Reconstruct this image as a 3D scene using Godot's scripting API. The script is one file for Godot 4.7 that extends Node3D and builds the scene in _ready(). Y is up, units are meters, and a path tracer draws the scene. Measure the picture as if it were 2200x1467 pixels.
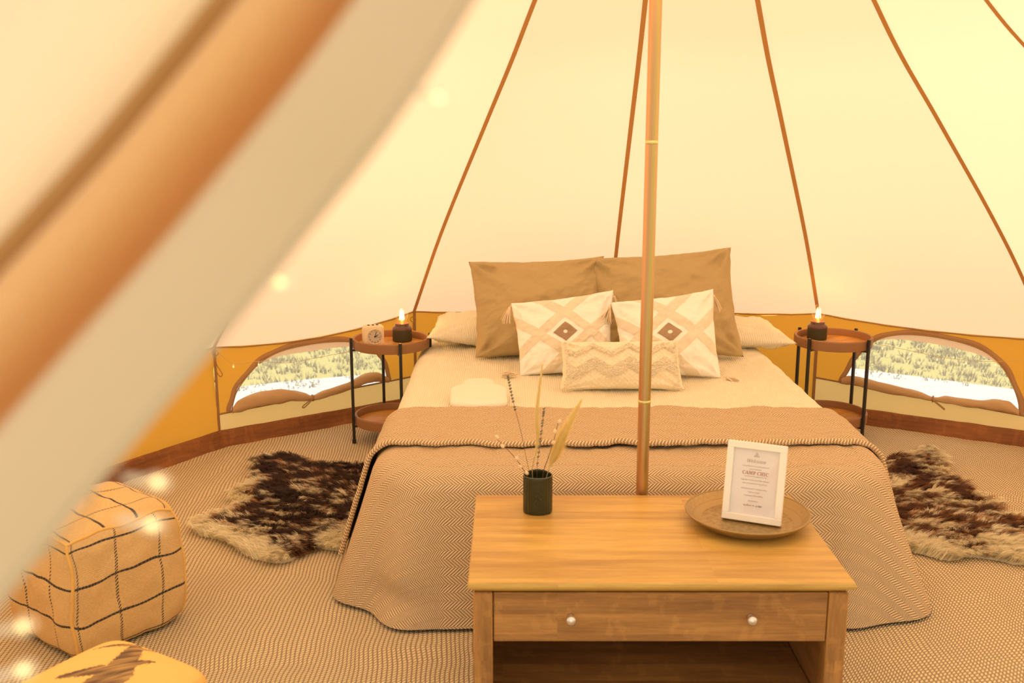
extends Node3D
# A furnished bell tent seen through its door.

# ---------------------------------------------------------------- mesh builder
class MB:
	var v := PackedVector3Array()
	var t := PackedVector2Array()
	var c := PackedColorArray()
	var idx := PackedInt32Array()
	var weld := PackedInt32Array()
	var colored := false

	func vert(p: Vector3, uv := Vector2.ZERO, col := Color.WHITE) -> int:
		v.push_back(p); t.push_back(uv); c.push_back(col)
		return v.size() - 1

	func tri(a: int, b: int, d: int) -> void:
		idx.push_back(a); idx.push_back(b); idx.push_back(d)

	# u runs right and w runs up when the front is seen
	func grid(nu: int, nw: int, fn: Callable, uvfn = null, wrapu := false, wrapw := false, colfn = null) -> int:
		var first := v.size()
		for j in nw + 1:
			for i in nu + 1:
				var u := float(i) / nu
				var w := float(j) / nw
				var p: Vector3 = fn.call(u, w)
				var uv: Vector2 = uvfn.call(u, w) if uvfn != null else Vector2(u, w)
				if colfn != null:
					vert(p, uv, colfn.call(u, w))
				else:
					vert(p, uv)
		if colfn != null:
			colored = true
		for j in nw:
			for i in nu:
				var a := first + j * (nu + 1) + i
				var b := a + 1
				var d := a + nu + 1
				var e := d + 1
				tri(a, d, e)
				tri(a, e, b)
		if wrapu:
			for j in nw + 1:
				weld.push_back(first + j * (nu + 1)); weld.push_back(first + j * (nu + 1) + nu)
		if wrapw:
			for i in nu + 1:
				weld.push_back(first + i); weld.push_back(first + nw * (nu + 1) + i)
		return first

	# flat convex face; wound so that it looks away from "inside"
	func face(pts: Array, inside: Vector3, grain := 0, s := 1.0) -> void:
		var nrm: Vector3 = (pts[2] - pts[0]).cross(pts[1] - pts[0])
		if nrm.length() < 1e-12 and pts.size() > 3:
			nrm = (pts[3] - pts[0]).cross(pts[2] - pts[0])
		var mid := Vector3.ZERO
		for p in pts:
			mid += p
		mid /= pts.size()
		if nrm.dot(mid - inside) < 0:
			pts = pts.duplicate()
			pts.reverse()
			nrm = -nrm
		var ax := nrm.abs().max_axis_index()
		var ua := grain
		if ua == ax:
			ua = (ax + 1) % 3
		var va := 3 - ax - ua
		var first := v.size()
		for p in pts:
			vert(p, Vector2(p[ua], p[va]) * s + Vector2(0.37 * ax, 0.21 * ax))
		for k in range(1, pts.size() - 1):
			tri(first, first + k, first + k + 1)

	# chamfered box between two corners
	func box(lo: Vector3, hi: Vector3, bev := 0.002, grain := 0, s := 1.0) -> void:
		var mid := (lo + hi) / 2
		var h := (hi - lo) / 2
		bev = minf(bev, minf(h.x, minf(h.y, h.z)) * 0.9)
		var at := func(sx, sy, sz, ax) -> Vector3:
			var q := Vector3(sx * (h.x - bev), sy * (h.y - bev), sz * (h.z - bev))
			if ax == 0: q.x = sx * h.x
			if ax == 1: q.y = sy * h.y
			if ax == 2: q.z = sz * h.z
			return mid + q
		for sg in [-1, 1]:
			face([at.call(sg, -1, -1, 0), at.call(sg, 1, -1, 0), at.call(sg, 1, 1, 0), at.call(sg, -1, 1, 0)], mid, grain, s)
			face([at.call(-1, sg, -1, 1), at.call(1, sg, -1, 1), at.call(1, sg, 1, 1), at.call(-1, sg, 1, 1)], mid, grain, s)
			face([at.call(-1, -1, sg, 2), at.call(1, -1, sg, 2), at.call(1, 1, sg, 2), at.call(-1, 1, sg, 2)], mid, grain, s)
		for a in [-1, 1]:
			for b in [-1, 1]:
				face([at.call(a, b, -1, 0), at.call(a, b, 1, 0), at.call(a, b, 1, 1), at.call(a, b, -1, 1)], mid, grain, s)
				face([at.call(a, -1, b, 0), at.call(a, 1, b, 0), at.call(a, 1, b, 2), at.call(a, -1, b, 2)], mid, grain, s)
				face([at.call(-1, a, b, 1), at.call(1, a, b, 1), at.call(1, a, b, 2), at.call(-1, a, b, 2)], mid, grain, s)
				for d in [-1, 1]:
					face([at.call(a, b, d, 0), at.call(a, b, d, 1), at.call(a, b, d, 2)], mid, grain, s)

	# profile of (radius, height), bottom to top on the outside; a repeated point makes a sharp edge
	func lathe(prof: Array, segs := 32, at := Transform3D.IDENTITY) -> void:
		var run := [prof[0]]
		var total := 0.0
		for k in range(1, prof.size() + 1):
			if k == prof.size() or prof[k].distance_to(prof[k - 1]) < 1e-6:
				if run.size() > 1:
					var r2 := run.duplicate()
					var fn := func(u: float, w: float) -> Vector3:
						var q: Vector2 = r2[roundi(w * (r2.size() - 1))]
						var an := u * TAU
						return at * Vector3(sin(an) * q.x, q.y, cos(an) * q.x)
					grid(segs, r2.size() - 1, fn, null, true)
				if k < prof.size():
					run = [prof[k]]
			else:
				run.push_back(prof[k])

	func tube(path: Array, rad, sides := 8, caps := true, vs := 1.0) -> void:
		var n := path.size()
		var fr := []
		var up := Vector3.UP
		var length := [0.0]
		for k in n:
			var d: Vector3 = (path[mini(k + 1, n - 1)] - path[maxi(k - 1, 0)]).normalized()
			if k == 0:
				if absf(d.dot(up)) > 0.95: up = Vector3.RIGHT
			var x := up.cross(d)
			if x.length() < 1e-5: x = Vector3.RIGHT.cross(d)
			x = x.normalized()
			up = d.cross(x).normalized()
			fr.push_back([x, up])
			if k > 0: length.push_back(length[k - 1] + path[k].distance_to(path[k - 1]))
		var fn := func(u: float, w: float) -> Vector3:
			var k := roundi(w * (n - 1))
			var r: float = rad if rad is float else rad[k]
			var an := u * TAU
			return path[k] + (fr[k][0] * cos(an) + fr[k][1] * sin(an)) * r
		var uvf := func(u: float, w: float) -> Vector2:
			return Vector2(u, length[roundi(w * (n - 1))] * vs)
		grid(sides, n - 1, fn, uvf, true)
		if caps:
			for e in [0, n - 1]:
				var inside: Vector3 = path[1] if e == 0 else path[n - 2]
				var ring := []
				for i in sides:
					ring.push_back(fn.call(float(i) / sides, float(e) / (n - 1)))
				if ring[0].distance_to(ring[1]) > 1e-5:
					face(ring, inside)

	func blob(at: Vector3, r: Vector3, nu := 12, nv := 8, b := Basis.IDENTITY) -> void:
		grid(nu, nv, func(u: float, w: float):
			var an: float = u * TAU
			var el: float = (w - 0.5) * PI
			return at + b * Vector3(sin(an) * cos(el) * r.x, sin(el) * r.y, cos(an) * cos(el) * r.z), null, true)

	# flat polygon in a plane given by origin, x and y axes; front towards x cross y
	func poly(pts: PackedVector2Array, o: Vector3, x: Vector3, y: Vector3, s := 1.0) -> void:
		var tris := Geometry2D.triangulate_polygon(pts)
		var first := v.size()
		for p in pts:
			vert(o + x * p.x + y * p.y, p * s)
		for k in range(0, tris.size(), 3):
			var a := pts[tris[k]]
			var b := pts[tris[k + 1]]
			var d := pts[tris[k + 2]]
			if (b - a).cross(d - a) > 0:
				tri(first + tris[k], first + tris[k + 2], first + tris[k + 1])
			else:
				tri(first + tris[k], first + tris[k + 1], first + tris[k + 2])

	func mesh() -> ArrayMesh:
		var nr := PackedVector3Array()
		nr.resize(v.size())
		for k in range(0, idx.size(), 3):
			var a := idx[k]
			var b := idx[k + 1]
			var d := idx[k + 2]
			var n := (v[d] - v[a]).cross(v[b] - v[a])
			nr[a] += n; nr[b] += n; nr[d] += n
		for k in range(0, weld.size(), 2):
			var s := nr[weld[k]] + nr[weld[k + 1]]
			nr[weld[k]] = s; nr[weld[k + 1]] = s
		for k in nr.size():
			nr[k] = nr[k].normalized() if nr[k].length_squared() > 1e-24 else Vector3.UP
		var arr := []
		arr.resize(Mesh.ARRAY_MAX)
		arr[Mesh.ARRAY_VERTEX] = v
		arr[Mesh.ARRAY_NORMAL] = nr
		arr[Mesh.ARRAY_TEX_UV] = t
		if colored:
			arr[Mesh.ARRAY_COLOR] = c
		arr[Mesh.ARRAY_INDEX] = idx
		var m := ArrayMesh.new()
		m.add_surface_from_arrays(Mesh.PRIMITIVE_TRIANGLES, arr)
		return m

# ---------------------------------------------------------------- node helpers
var used := {}

func numbered(called: String) -> String:
	used[called] = used.get(called, -1) + 1
	return called if used[called] == 0 else "%s_%03d" % [called, used[called]]

func part(called: String, mb, m: Material, parent: Node, label := "") -> MeshInstance3D:
	var o := MeshInstance3D.new()
	o.name = called
	o.mesh = mb.mesh() if mb is MB else mb
	o.material_override = m
	o.cast_shadow = GeometryInstance3D.SHADOW_CASTING_SETTING_ON
	if label: o.set_meta("label", label)
	parent.add_child(o, true)
	return o

func tag(o: Node, label: String, category: String, group := "") -> Node:
	o.set_meta("label", label)
	o.set_meta("category", category)
	if group: o.set_meta("group", group)
	return o

func thing(called: String, label: String, category: String, at := Vector3.ZERO, turn := 0.0, group := "") -> Node3D:
	var o := Node3D.new()
	o.name = numbered(called)
	o.position = at
	o.rotation.y = turn
	add_child(o, true)
	tag(o, label, category, group)
	return o

func whole(called: String, mb, m: Material, label: String, category: String, group := "") -> MeshInstance3D:
	var o := part(numbered(called), mb, m, self)
	tag(o, label, category, group)
	return o

func structure(called: String, label := "", mb = null, m: Material = null, kind := "structure", category := "") -> Node3D:
	var o: Node3D
	if mb != null:
		o = part(called, mb, m, self)
	else:
		o = Node3D.new()
		o.name = called
		add_child(o, true)
	o.set_meta("kind", kind)
	if label: o.set_meta("label", label)
	if category: o.set_meta("category", category)
	return o

func omni(at: Vector3, col: Color, e: float, size: float, parent: Node) -> void:
	var l := OmniLight3D.new()
	l.name = "bulb_light"
	l.light_color = col
	l.light_energy = e
	l.light_size = size
	l.omni_range = 12.0
	l.omni_attenuation = 2.0
	l.shadow_enabled = true
	l.position = at
	parent.add_child(l, true)

# ---------------------------------------------------------------- materials
func lin(r: float, g: float, b: float, a := 1.0) -> Color:
	var q := Color(r, g, b).linear_to_srgb()
	return Color(q.r, q.g, q.b, a)

func mat(col: Color, rough := 0.8, metal := 0.0) -> StandardMaterial3D:
	var m := StandardMaterial3D.new()
	m.albedo_color = col
	m.roughness = rough
	m.metallic = metal
	m.cull_mode = BaseMaterial3D.CULL_DISABLED
	return m

func tmat(tex: Texture2D, rough := 0.85, height: Texture2D = null, hs := 0.2, tint := Color.WHITE) -> StandardMaterial3D:
	var m := mat(tint, rough)
	m.albedo_texture = tex
	if height:
		m.heightmap_enabled = true
		m.heightmap_texture = height
		m.heightmap_scale = hs
	return m

func lit(col: Color, e: float) -> StandardMaterial3D:
	var m := mat(col, 0.5)
	m.emission_enabled = true
	m.emission = col
	m.emission_energy_multiplier = e
	return m

func canvas(refl: Color, through: Color) -> StandardMaterial3D:
	var m := mat(refl, 0.9)
	m.specular_mode = BaseMaterial3D.SPECULAR_DISABLED
	m.backlight_enabled = true
	m.backlight = through
	return m

func pane(col: Color, a: float, rough := 0.05) -> StandardMaterial3D:
	var m := mat(Color(col.r, col.g, col.b, a), rough)
	m.transparency = BaseMaterial3D.TRANSPARENCY_ALPHA
	return m

func tex(w: int, h: int, fn: Callable) -> ImageTexture:
	var by := PackedByteArray()
	by.resize(w * h * 3)
	var k := 0
	for y in h:
		for x in w:
			var q: Color = fn.call(x, y)
			by[k] = clampi(int(q.r * 255.0), 0, 255)
			by[k + 1] = clampi(int(q.g * 255.0), 0, 255)
			by[k + 2] = clampi(int(q.b * 255.0), 0, 255)
			k += 3
	return ImageTexture.create_from_image(Image.create_from_data(w, h, false, Image.FORMAT_RGB8, by))

func noise(sd: int, f: float, oct := 3) -> FastNoiseLite:
	var n := FastNoiseLite.new()
	n.seed = sd
	n.frequency = f
	n.noise_type = FastNoiseLite.TYPE_SIMPLEX
	n.fractal_octaves = oct
	return n

func g(x: float) -> Color:
	return Color(x, x, x)

func smooth_curve(pts: Array, n: int) -> Array:
	# Catmull-Rom through the points
	var out := []
	for k in n + 1:
		var f := float(k) / n * (pts.size() - 1)
		var i := mini(int(f), pts.size() - 2)
		var q := f - i
		out.push_back(pts[i].cubic_interpolate(pts[i + 1], pts[maxi(i - 1, 0)], pts[mini(i + 2, pts.size() - 1)], q))
	return out

# ---------------------------------------------------------------- shared state
var POLE := Vector3(0.375, 0, -2.8)
var M := {}
var T := {}
var fine: FastNoiseLite
var wide: FastNoiseLite

func _ready() -> void:
	# camera, sky and exposure
	var cam := Camera3D.new()
	cam.name = "camera"
	cam.position = Vector3(0, 1.5, 0)
	cam.rotation = Vector3(-0.21134, 0, 0)
	cam.fov = 36.88
	var at := CameraAttributesPhysical.new()
	at.frustum_focal_length = 36.0
	at.frustum_focus_distance = 3.9
	at.frustum_near = 0.05
	at.frustum_far = 400.0
	at.exposure_aperture = 4.2
	cam.attributes = at
	cam.current = true
	add_child(cam)
	var we := WorldEnvironment.new()
	we.name = "environment"
	var env := Environment.new()
	env.background_mode = Environment.BG_SKY
	var sky := Sky.new()
	var sm := ProceduralSkyMaterial.new()
	sm.sky_top_color = Color(0.93, 0.95, 0.98)
	sm.sky_horizon_color = Color(0.95, 0.96, 0.97)
	sm.ground_bottom_color = Color(0.35, 0.42, 0.25)
	sm.ground_horizon_color = Color(0.6, 0.65, 0.5)
	sm.sun_angle_max = 0.0
	sky.sky_material = sm
	env.sky = sky
	env.tonemap_mode = Environment.TONE_MAPPER_LINEAR
	env.tonemap_exposure = EXPOSURE
	env.sdfgi_enabled = true
	env.ssao_enabled = true
	env.ssil_enabled = true
	we.environment = env
	add_child(we)
	var sun := DirectionalLight3D.new()
	sun.name = "sun"
	sun.light_color = Color(1.0, 0.97, 0.92)
	sun.light_energy = 2.5
	sun.light_angular_distance = 3.0
	sun.shadow_enabled = true
	sun.basis = Basis.looking_at(Vector3(0.02, -0.84, -0.54), Vector3.UP)
	sun.position = Vector3(0, 6, 6)
	add_child(sun)
	fine = noise(11, 0.9, 3)
	wide = noise(5, 0.11, 2)
	textures()
	build_tent()
	build_outside()
	build_floor()
	build_bed()
	build_table()
	build_side_tables()
	build_rugs()
	build_seats()
	build_lights()
	build_flap()

const EXPOSURE := 1.50

func textures() -> void:
	# herringbone throw: 5 strokes by 2 bands, 55 x 50 mm
	var hb := func(x: int, y: int) -> float:
		var u := x / 220.0 * 5.0
		var w := y / 200.0 * 2.0
		var ph: float
		if w < 1.0:
			ph = u + w * 2.5
		else:
			ph = u + 2.5 - (w - 1.0) * 2.5 + 0.5
		var f := fposmod(ph, 1.0)
		return smoothstep(0.0, 0.12, f) * (1.0 - smoothstep(0.30, 0.42, f))
	T.hb = tex(220, 200, func(x: int, y: int):
		var k: float = hb.call(x, y)
		var thr: float = 0.06 * sin(x * 1.9 + y * 1.1) * sin(y * 1.7 - x * 0.6)
		return lin(0.45, 0.275, 0.125).lerp(lin(0.98, 0.88, 0.60), clampf(k + thr, 0, 1)))
	T.hbh = tex(220, 200, func(x: int, y: int):
		var u: float = x / 220.0 * 5.0
		var w: float = y / 200.0 * 2.0
		var ph: float = u + w * 2.5 if w < 1.0 else u + 3.0 - (w - 1.0) * 2.5
		return g(0.5 + 0.42 * sin(TAU * fposmod(ph, 1.0) + 0.6) + 0.07 * sin(y * 1.7) * sin(x * 1.3)))
	# ribbed carpet: 8 ribs x 8 twists in 104 mm
	var rib := func(x: int, y: int) -> float:
		var u := x / 256.0 * 8.0
		var w := y / 256.0 * 8.0
		var col := floorf(u)
		var f := u - col - 0.5
		var cross := sqrt(maxf(0.0, 1.0 - pow(absf(f) * 2.05, 2.0)))
		var tw := 0.5 + 0.5 * sin(TAU * (w + f * 0.9 + 0.37 * col))
		return cross * (0.28 + 0.72 * pow(tw, 0.7))
	T.rib = tex(256, 256, func(x: int, y: int):
		var k: float = rib.call(x, y)
		var nz: float = 0.5 + 0.5 * fine.get_noise_2d(x * 0.6, y * 0.6)
		return lin(0.24, 0.155, 0.075).lerp(lin(0.96, 0.82, 0.52), clampf(pow(k, 0.8) * (0.72 + 0.5 * nz), 0, 1)))
	T.ribh = tex(256, 256, func(x: int, y: int): return g(rib.call(x, y)))
	# waffle bedspread: lines across 9 mm, dashes along 14 mm (tile 36 x 56 mm)
	var waf := func(x: int, y: int) -> float:
		var u := x / 128.0 * 4.0
		var w := y / 128.0 * 4.0
		return 0.6 * (0.5 + 0.5 * cos(TAU * u)) + 0.4 * (0.5 + 0.5 * cos(TAU * (w + 0.5 * floorf(u)))) * (0.5 + 0.5 * cos(TAU * u))
	T.waf = tex(128, 128, func(x: int, y: int): return lin(0.82, 0.74, 0.53).lerp(lin(0.97, 0.92, 0.70), waf.call(x, y)))
	T.wafh = tex(128, 128, func(x: int, y: int): return g(waf.call(x, y)))
	# oak: grain runs along x; 1 m x 0.5 m
	var n1 := noise(21, 1.0, 4)
	var n2 := noise(22, 1.0, 2)
	var oak := func(x: int, y: int) -> float:
		var band := floorf(y / 42.67)
		var tone := 0.34 * n2.get_noise_2d(band * 7.3, 3.0) + 0.30 * n2.get_noise_2d(x * 0.0016 + band * 13.0, y * 0.02)
		var streak := 0.22 * n1.get_noise_2d(x * 0.006, y * 0.16) + 0.12 * n1.get_noise_2d(x * 0.03 + 50.0, y * 0.5)
		return clampf(0.55 + tone + streak, 0, 1)
	T.oak = tex(1024, 512, func(x: int, y: int):
		var k: float = oak.call(x, y)
		return lin(0.40, 0.21, 0.045).lerp(lin(0.70, 0.44, 0.105), k))
	T.oakgrey = tex(1024, 512, func(x: int, y: int):
		var k: float = oak.call(x, y)
		var fl: float = clampf((n1.get_noise_2d(x * 0.012, y * 0.012 + 90.0) - 0.30) * 1.2, 0, 0.2)
		return lin(0.22, 0.095, 0.025).lerp(lin(0.52, 0.255, 0.07), clampf(k + fl, 0, 1)))
	# soft weave for linen and canvas cushions
	T.linen = tex(256, 256, func(x: int, y: int):
		var k: float = 0.5 + 0.3 * fine.get_noise_2d(x * 0.05, y * 1.1) + 0.3 * fine.get_noise_2d(x * 1.1, y * 0.05 + 40.0)
		return g(0.90 + 0.10 * clampf(k, 0, 1)))
	T.linenh = tex(128, 128, func(x: int, y: int): return g(0.5 + 0.25 * sin(x * TAU / 4.0) + 0.25 * sin(y * TAU / 4.0)))
	# knot pile
	T.pile = tex(128, 128, func(x: int, y: int): return g(0.5 + 0.5 * fine.get_noise_2d(x * 0.45, y * 0.45)))
	# checked handwoven pouf face: lines every quarter, stitches along them
	T.check = tex(512, 512, func(x: int, y: int):
		var u: float = x / 512.0
		var w: float = y / 512.0
		var nz: float = fine.get_noise_2d(x * 0.06, y * 0.9) * 0.5 + fine.get_noise_2d(x * 0.9, y * 0.3) * 0.4
		var base := lin(0.60, 0.39, 0.155).lerp(lin(0.82, 0.57, 0.26), clampf(0.5 + nz + 0.25 * sin(y * TAU / 6.0), 0, 1))
		var du: float = absf(fposmod(u * 3.0 + 0.32, 1.0) - 0.5) / 3.0
		var dw: float = absf(fposmod(w * 3.6 + 0.1, 1.0) - 0.5) / 3.6
		var dark := 0.0
		if dw < 0.0085 + 0.002 * fine.get_noise_1d(x * 0.2): dark = 0.93 - 0.25 * float(int(x / 5.0) % 3 == 0)
		if du < 0.0095 and int(y / 6.0 + x / 7.0) % 2 == 0: dark = 0.82
		return base.lerp(lin(0.025, 0.022, 0.022), dark))
	T.checkh = tex(256, 256, func(x: int, y: int): return g(0.5 + 0.3 * sin(y * TAU / 3.0) * sin(x * TAU / 4.0 + 0.5 * y) + 0.3 * fine.get_noise_2d(x * 0.5, y * 0.5)))
	# tufted diamond cushion
	T.diam = tex(384, 384, func(x: int, y: int):
		var u: float = x / 383.0 - 0.5
		var w: float = y / 383.0 - 0.5
		var q: Vector3 = diamond(u, w)
		var nz: float = fine.get_noise_2d(x * 0.5, y * 0.5)
		var col := lin(0.97, 0.94, 0.84)
		col = col.lerp(lin(0.93, 0.84, 0.66).lerp(lin(0.84, 0.73, 0.54), 0.5 + 0.6 * nz), q.x)
		col = col.lerp(lin(0.52, 0.37, 0.22).lerp(lin(0.34, 0.22, 0.13), 0.5 + 0.8 * nz), q.y)
		return col)
	T.diamh = tex(384, 384, func(x: int, y: int):
		var q: Vector3 = diamond(x / 383.0 - 0.5, y / 383.0 - 0.5)
		return g(0.35 + 0.08 * sin(x * TAU / 4.0) * sin(y * TAU / 4.0) + (q.x + q.y) * (0.3 + 0.5 * fine.get_noise_2d(x * 0.6, y * 0.6))))
	# engraved zigzag round the rim of the tray (u round, w from foot to lip)
	T.trayh = tex(512, 128, func(x: int, y: int):
		var w: float = y / 128.0
		var u: float = fposmod(x / 512.0 * 40.0, 1.0)
		var zz: float = absf(u - 0.5) * 2.0
		var k := 0.6
		if w > 0.30 and w < 0.72:
			var f: float = (w - 0.30) / 0.42
			if absf(f - zz) < 0.10 or absf(f - zz * 0.55 - 0.05) < 0.06: k = 0.1
		if absf(w - 0.29) < 0.012 or absf(w - 0.73) < 0.012: k = 0.1
		return g(k + 0.1 * fine.get_noise_2d(x * 0.4, y * 0.4)))
	T.brass = tex(256, 256, func(x: int, y: int):
		var k: float = 0.5 + 0.5 * fine.get_noise_2d(x * 0.05, y * 0.05) + 0.15 * fine.get_noise_2d(x * 0.5, y * 0.5)
		return lin(0.32, 0.22, 0.085).lerp(lin(0.50, 0.36, 0.16), clampf(k, 0, 1)))
	# leaping animal printed on the canvas stool, brown ink strokes (u, w over the top face)
	T.hare = tex(512, 512, func(x: int, y: int):
		var p := Vector2(x / 512.0, y / 512.0)
		var d := 9.0
		for s in [[0.66, 0.85, 0.55, 0.42, 0.115, 0.105], [0.55, 0.42, 0.37, 0.13, 0.095, 0.05], [0.37, 0.13, 0.47, 0.035, 0.035, 0.012], [0.36, 0.12, 0.31, 0.03, 0.045, 0.02], [0.31, 0.10, 0.15, 0.27, 0.030, 0.006], [0.50, 0.30, 0.60, 0.20, 0.05, 0.01], [0.30, 0.55, 0.42, 0.42, 0.02, 0.05]]:
			var a := Vector2(s[0], s[1])
			var b := Vector2(s[2], s[3])
			var f := clampf((p - a).dot(b - a) / (b - a).length_squared(), 0, 1)
			d = minf(d, p.distance_to(a.lerp(b, f)) - lerpf(s[4], s[5], f))
		d += 0.012 * fine.get_noise_2d(x * 0.08, y * 0.08)
		var ink: float = (1.0 - smoothstep(-0.006, 0.006, d)) * clampf(0.70 + 0.45 * fine.get_noise_2d((x * 0.5 - y * 0.86) * 0.006, (x * 0.86 + y * 0.5) * 0.03), 0.35, 0.95)
		var base := lin(0.96, 0.60, 0.17).lerp(lin(0.90, 0.54, 0.15), 0.5 + 0.5 * fine.get_noise_2d(x * 0.5, y * 0.2))
		return base.lerp(lin(0.12, 0.065, 0.035), ink))
	# passivated steel tube: colours change round the tube
	T.pole = tex(64, 64, func(x: int, y: int):
		var u: float = x / 64.0
		var a := lin(0.64, 0.37, 0.17)
		var k: float = 0.5 + 0.5 * sin(u * TAU * 2.0 + 0.4)
		a = a.lerp(lin(0.46, 0.46, 0.13), k * 0.65)
		return a.lerp(lin(0.55, 0.30, 0.20), 0.45 * (0.5 + 0.5 * sin(u * TAU * 5.0 + y * TAU / 64.0))))
	T.print = tex(256, 384, func(x: int, y: int): return lin(0.87, 0.80, 0.76))
	M.roof = canvas(lin(0.80, 0.64, 0.44), lin(0.80, 0.515, 0.312))
	M.added_porch = canvas(lin(0.80, 0.70, 0.54), lin(0.36, 0.34, 0.30))  # unseen canvas added to tune the light on the fronts
	M.wall = canvas(lin(0.60, 0.30, 0.07), lin(0.82, 0.36, 0.032))
	M.strip = canvas(lin(0.72, 0.48, 0.22), lin(0.92, 0.60, 0.19))
	M.tape = canvas(lin(0.45, 0.25, 0.09), lin(0.25, 0.12, 0.035))
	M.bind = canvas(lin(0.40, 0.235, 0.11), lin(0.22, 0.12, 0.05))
	M.hb = tmat(T.hb, 0.95, T.hbh, 0.22)
	M.waf = tmat(T.waf, 0.95, T.wafh, 0.2)
	M.oak = tmat(T.oak, 0.42)
	M.oakgrey = tmat(T.oakgrey, 0.5)
	M.taupe = tmat(T.linen, 0.95, T.linenh, 0.04, lin(0.55, 0.41, 0.19))
	M.taupe.uv1_scale = Vector3(6, 6, 1)
	M.black = mat(lin(0.018, 0.014, 0.012), 0.45)
	M.cord = mat(lin(0.62, 0.46, 0.26), 0.9)
	M.glass = pane(Color(1, 1, 1), 0.006, 0.0)
	M.white = mat(lin(0.86, 0.80, 0.68), 0.9)
	M.board = tmat(T.oakgrey, 0.7)
	M.board.albedo_color = lin(0.62, 0.46, 0.34)
	M.pole = tmat(T.pole, 0.3)
	M.pole.metallic = 0.85
	M.brightsteel = mat(lin(0.75, 0.66, 0.28), 0.25, 0.9)
	M.cover = canvas(lin(0.62, 0.42, 0.22), lin(0.25, 0.15, 0.06))
	M.vinyl = pane(lin(0.90, 0.92, 0.92), 0.30, 0.6)  # milky tint paints the bright haze over the view
	M.vinyl.backlight_enabled = true
	M.vinyl.backlight = lin(0.9, 0.92, 0.95)
	M.lawn = mat(lin(0.22, 0.19, 0.04), 0.95)
	M.blade = mat(Color.WHITE, 0.8)
	M.blade.vertex_color_use_as_albedo = true
	M.blade.backlight_enabled = true
	M.blade.backlight = Color(1, 1, 1)
	M.window_haze = mat(lin(0.26, 0.26, 0.245), 0.95)  # pale tone stands for white haze low in the windows
	M.carpet = tmat(T.rib, 0.95, T.ribh, 0.45)
	M.diam = tmat(T.diam, 0.95, T.diamh, 0.25)
	M.lumbar = tmat(T.pile, 0.95, T.pile, 0.4, lin(0.97, 0.87, 0.64))
	M.lumbar.albedo_texture = null
	M.lumbar.uv1_scale = Vector3(3, 1.5, 1)
	M.fleece = tmat(T.pile, 0.95, T.pile, 0.12, lin(0.92, 0.84, 0.68))
	M.fleece.albedo_texture = null
	M.tassel = mat(lin(0.80, 0.64, 0.42), 0.95)
	M.dark = mat(lin(0.03, 0.02, 0.014), 0.9)
	M.mattress = mat(lin(0.75, 0.68, 0.55), 0.9)
	M.traywood = tmat(T.oak, 0.45, null, 0.0, lin(0.95, 0.74, 0.52))
	M.rim = mat(lin(0.30, 0.145, 0.055), 0.5)
	M.brass = tmat(T.brass, 0.42)
	M.brass.metallic = 0.75
	M.brassrim = tmat(T.brass, 0.42, T.trayh, 0.12)
	M.brassrim.albedo_texture = null
	M.brassrim.albedo_color = lin(0.44, 0.31, 0.135)
	M.brassrim.metallic = 0.75
	M.frame = mat(lin(0.92, 0.87, 0.76), 0.55)
	M.print = mat(lin(0.86, 0.79, 0.76), 0.6)
	M.ink = mat(lin(0.42, 0.30, 0.22), 0.8)
	M.inkred = mat(lin(0.42, 0.14, 0.07), 0.8)
	M.vase = mat(lin(0.030, 0.030, 0.008), 0.2)
	M.vaserim = mat(lin(0.16, 0.15, 0.08), 0.3)
	M.stem = mat(lin(0.13, 0.06, 0.03), 0.8)
	M.stalk = mat(lin(0.42, 0.32, 0.14), 0.8)
	M.bud = mat(lin(0.88, 0.66, 0.38), 0.95)
	M.lav = mat(lin(0.22, 0.20, 0.13), 0.9)
	M.plume = canvas(lin(1.0, 0.90, 0.52), lin(0.9, 0.78, 0.38))
	M.green = mat(lin(0.045, 0.042, 0.012), 0.55)
	M.collar = mat(lin(0.13, 0.055, 0.035), 0.2)
	M.gold = mat(lin(0.85, 0.55, 0.2), 0.25, 0.9)
	M.filament = lit(Color(1.0, 0.80, 0.46), 6.0)
	M.tiny = lit(Color(1.0, 0.85, 0.5), 3.0)
	M.glow = lit(Color(1.0, 0.88, 0.60), 1.4)
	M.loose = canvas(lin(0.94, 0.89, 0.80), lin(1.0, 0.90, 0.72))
	M.clock = mat(lin(0.83, 0.68, 0.42), 0.5)
	M.dial = mat(lin(0.60, 0.52, 0.38), 0.5)
	M.knob = mat(lin(0.78, 0.72, 0.64), 0.25, 0.9)
	M.check = tmat(T.check, 0.95, T.checkh, 0.25)
	M.hare = tmat(T.hare, 0.95, T.linenh, 0.05)
	M.hareside = tmat(T.linen, 0.95, T.linenh, 0.05, lin(0.95, 0.58, 0.16))
	M.fur = mat(Color.WHITE, 0.7)
	M.fur.vertex_color_use_as_albedo = true
	M.fur.backlight_enabled = true
	M.fur.backlight = lin(0.6, 0.6, 0.6)
	M.bulbglass = pane(Color(1, 1, 1), 0.22, 0.12)
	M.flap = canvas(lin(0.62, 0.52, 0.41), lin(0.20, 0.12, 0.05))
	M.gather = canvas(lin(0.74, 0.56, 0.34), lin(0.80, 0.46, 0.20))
	M.socket = pane(lin(0.9, 0.88, 0.84), 0.5, 0.4)

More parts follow.
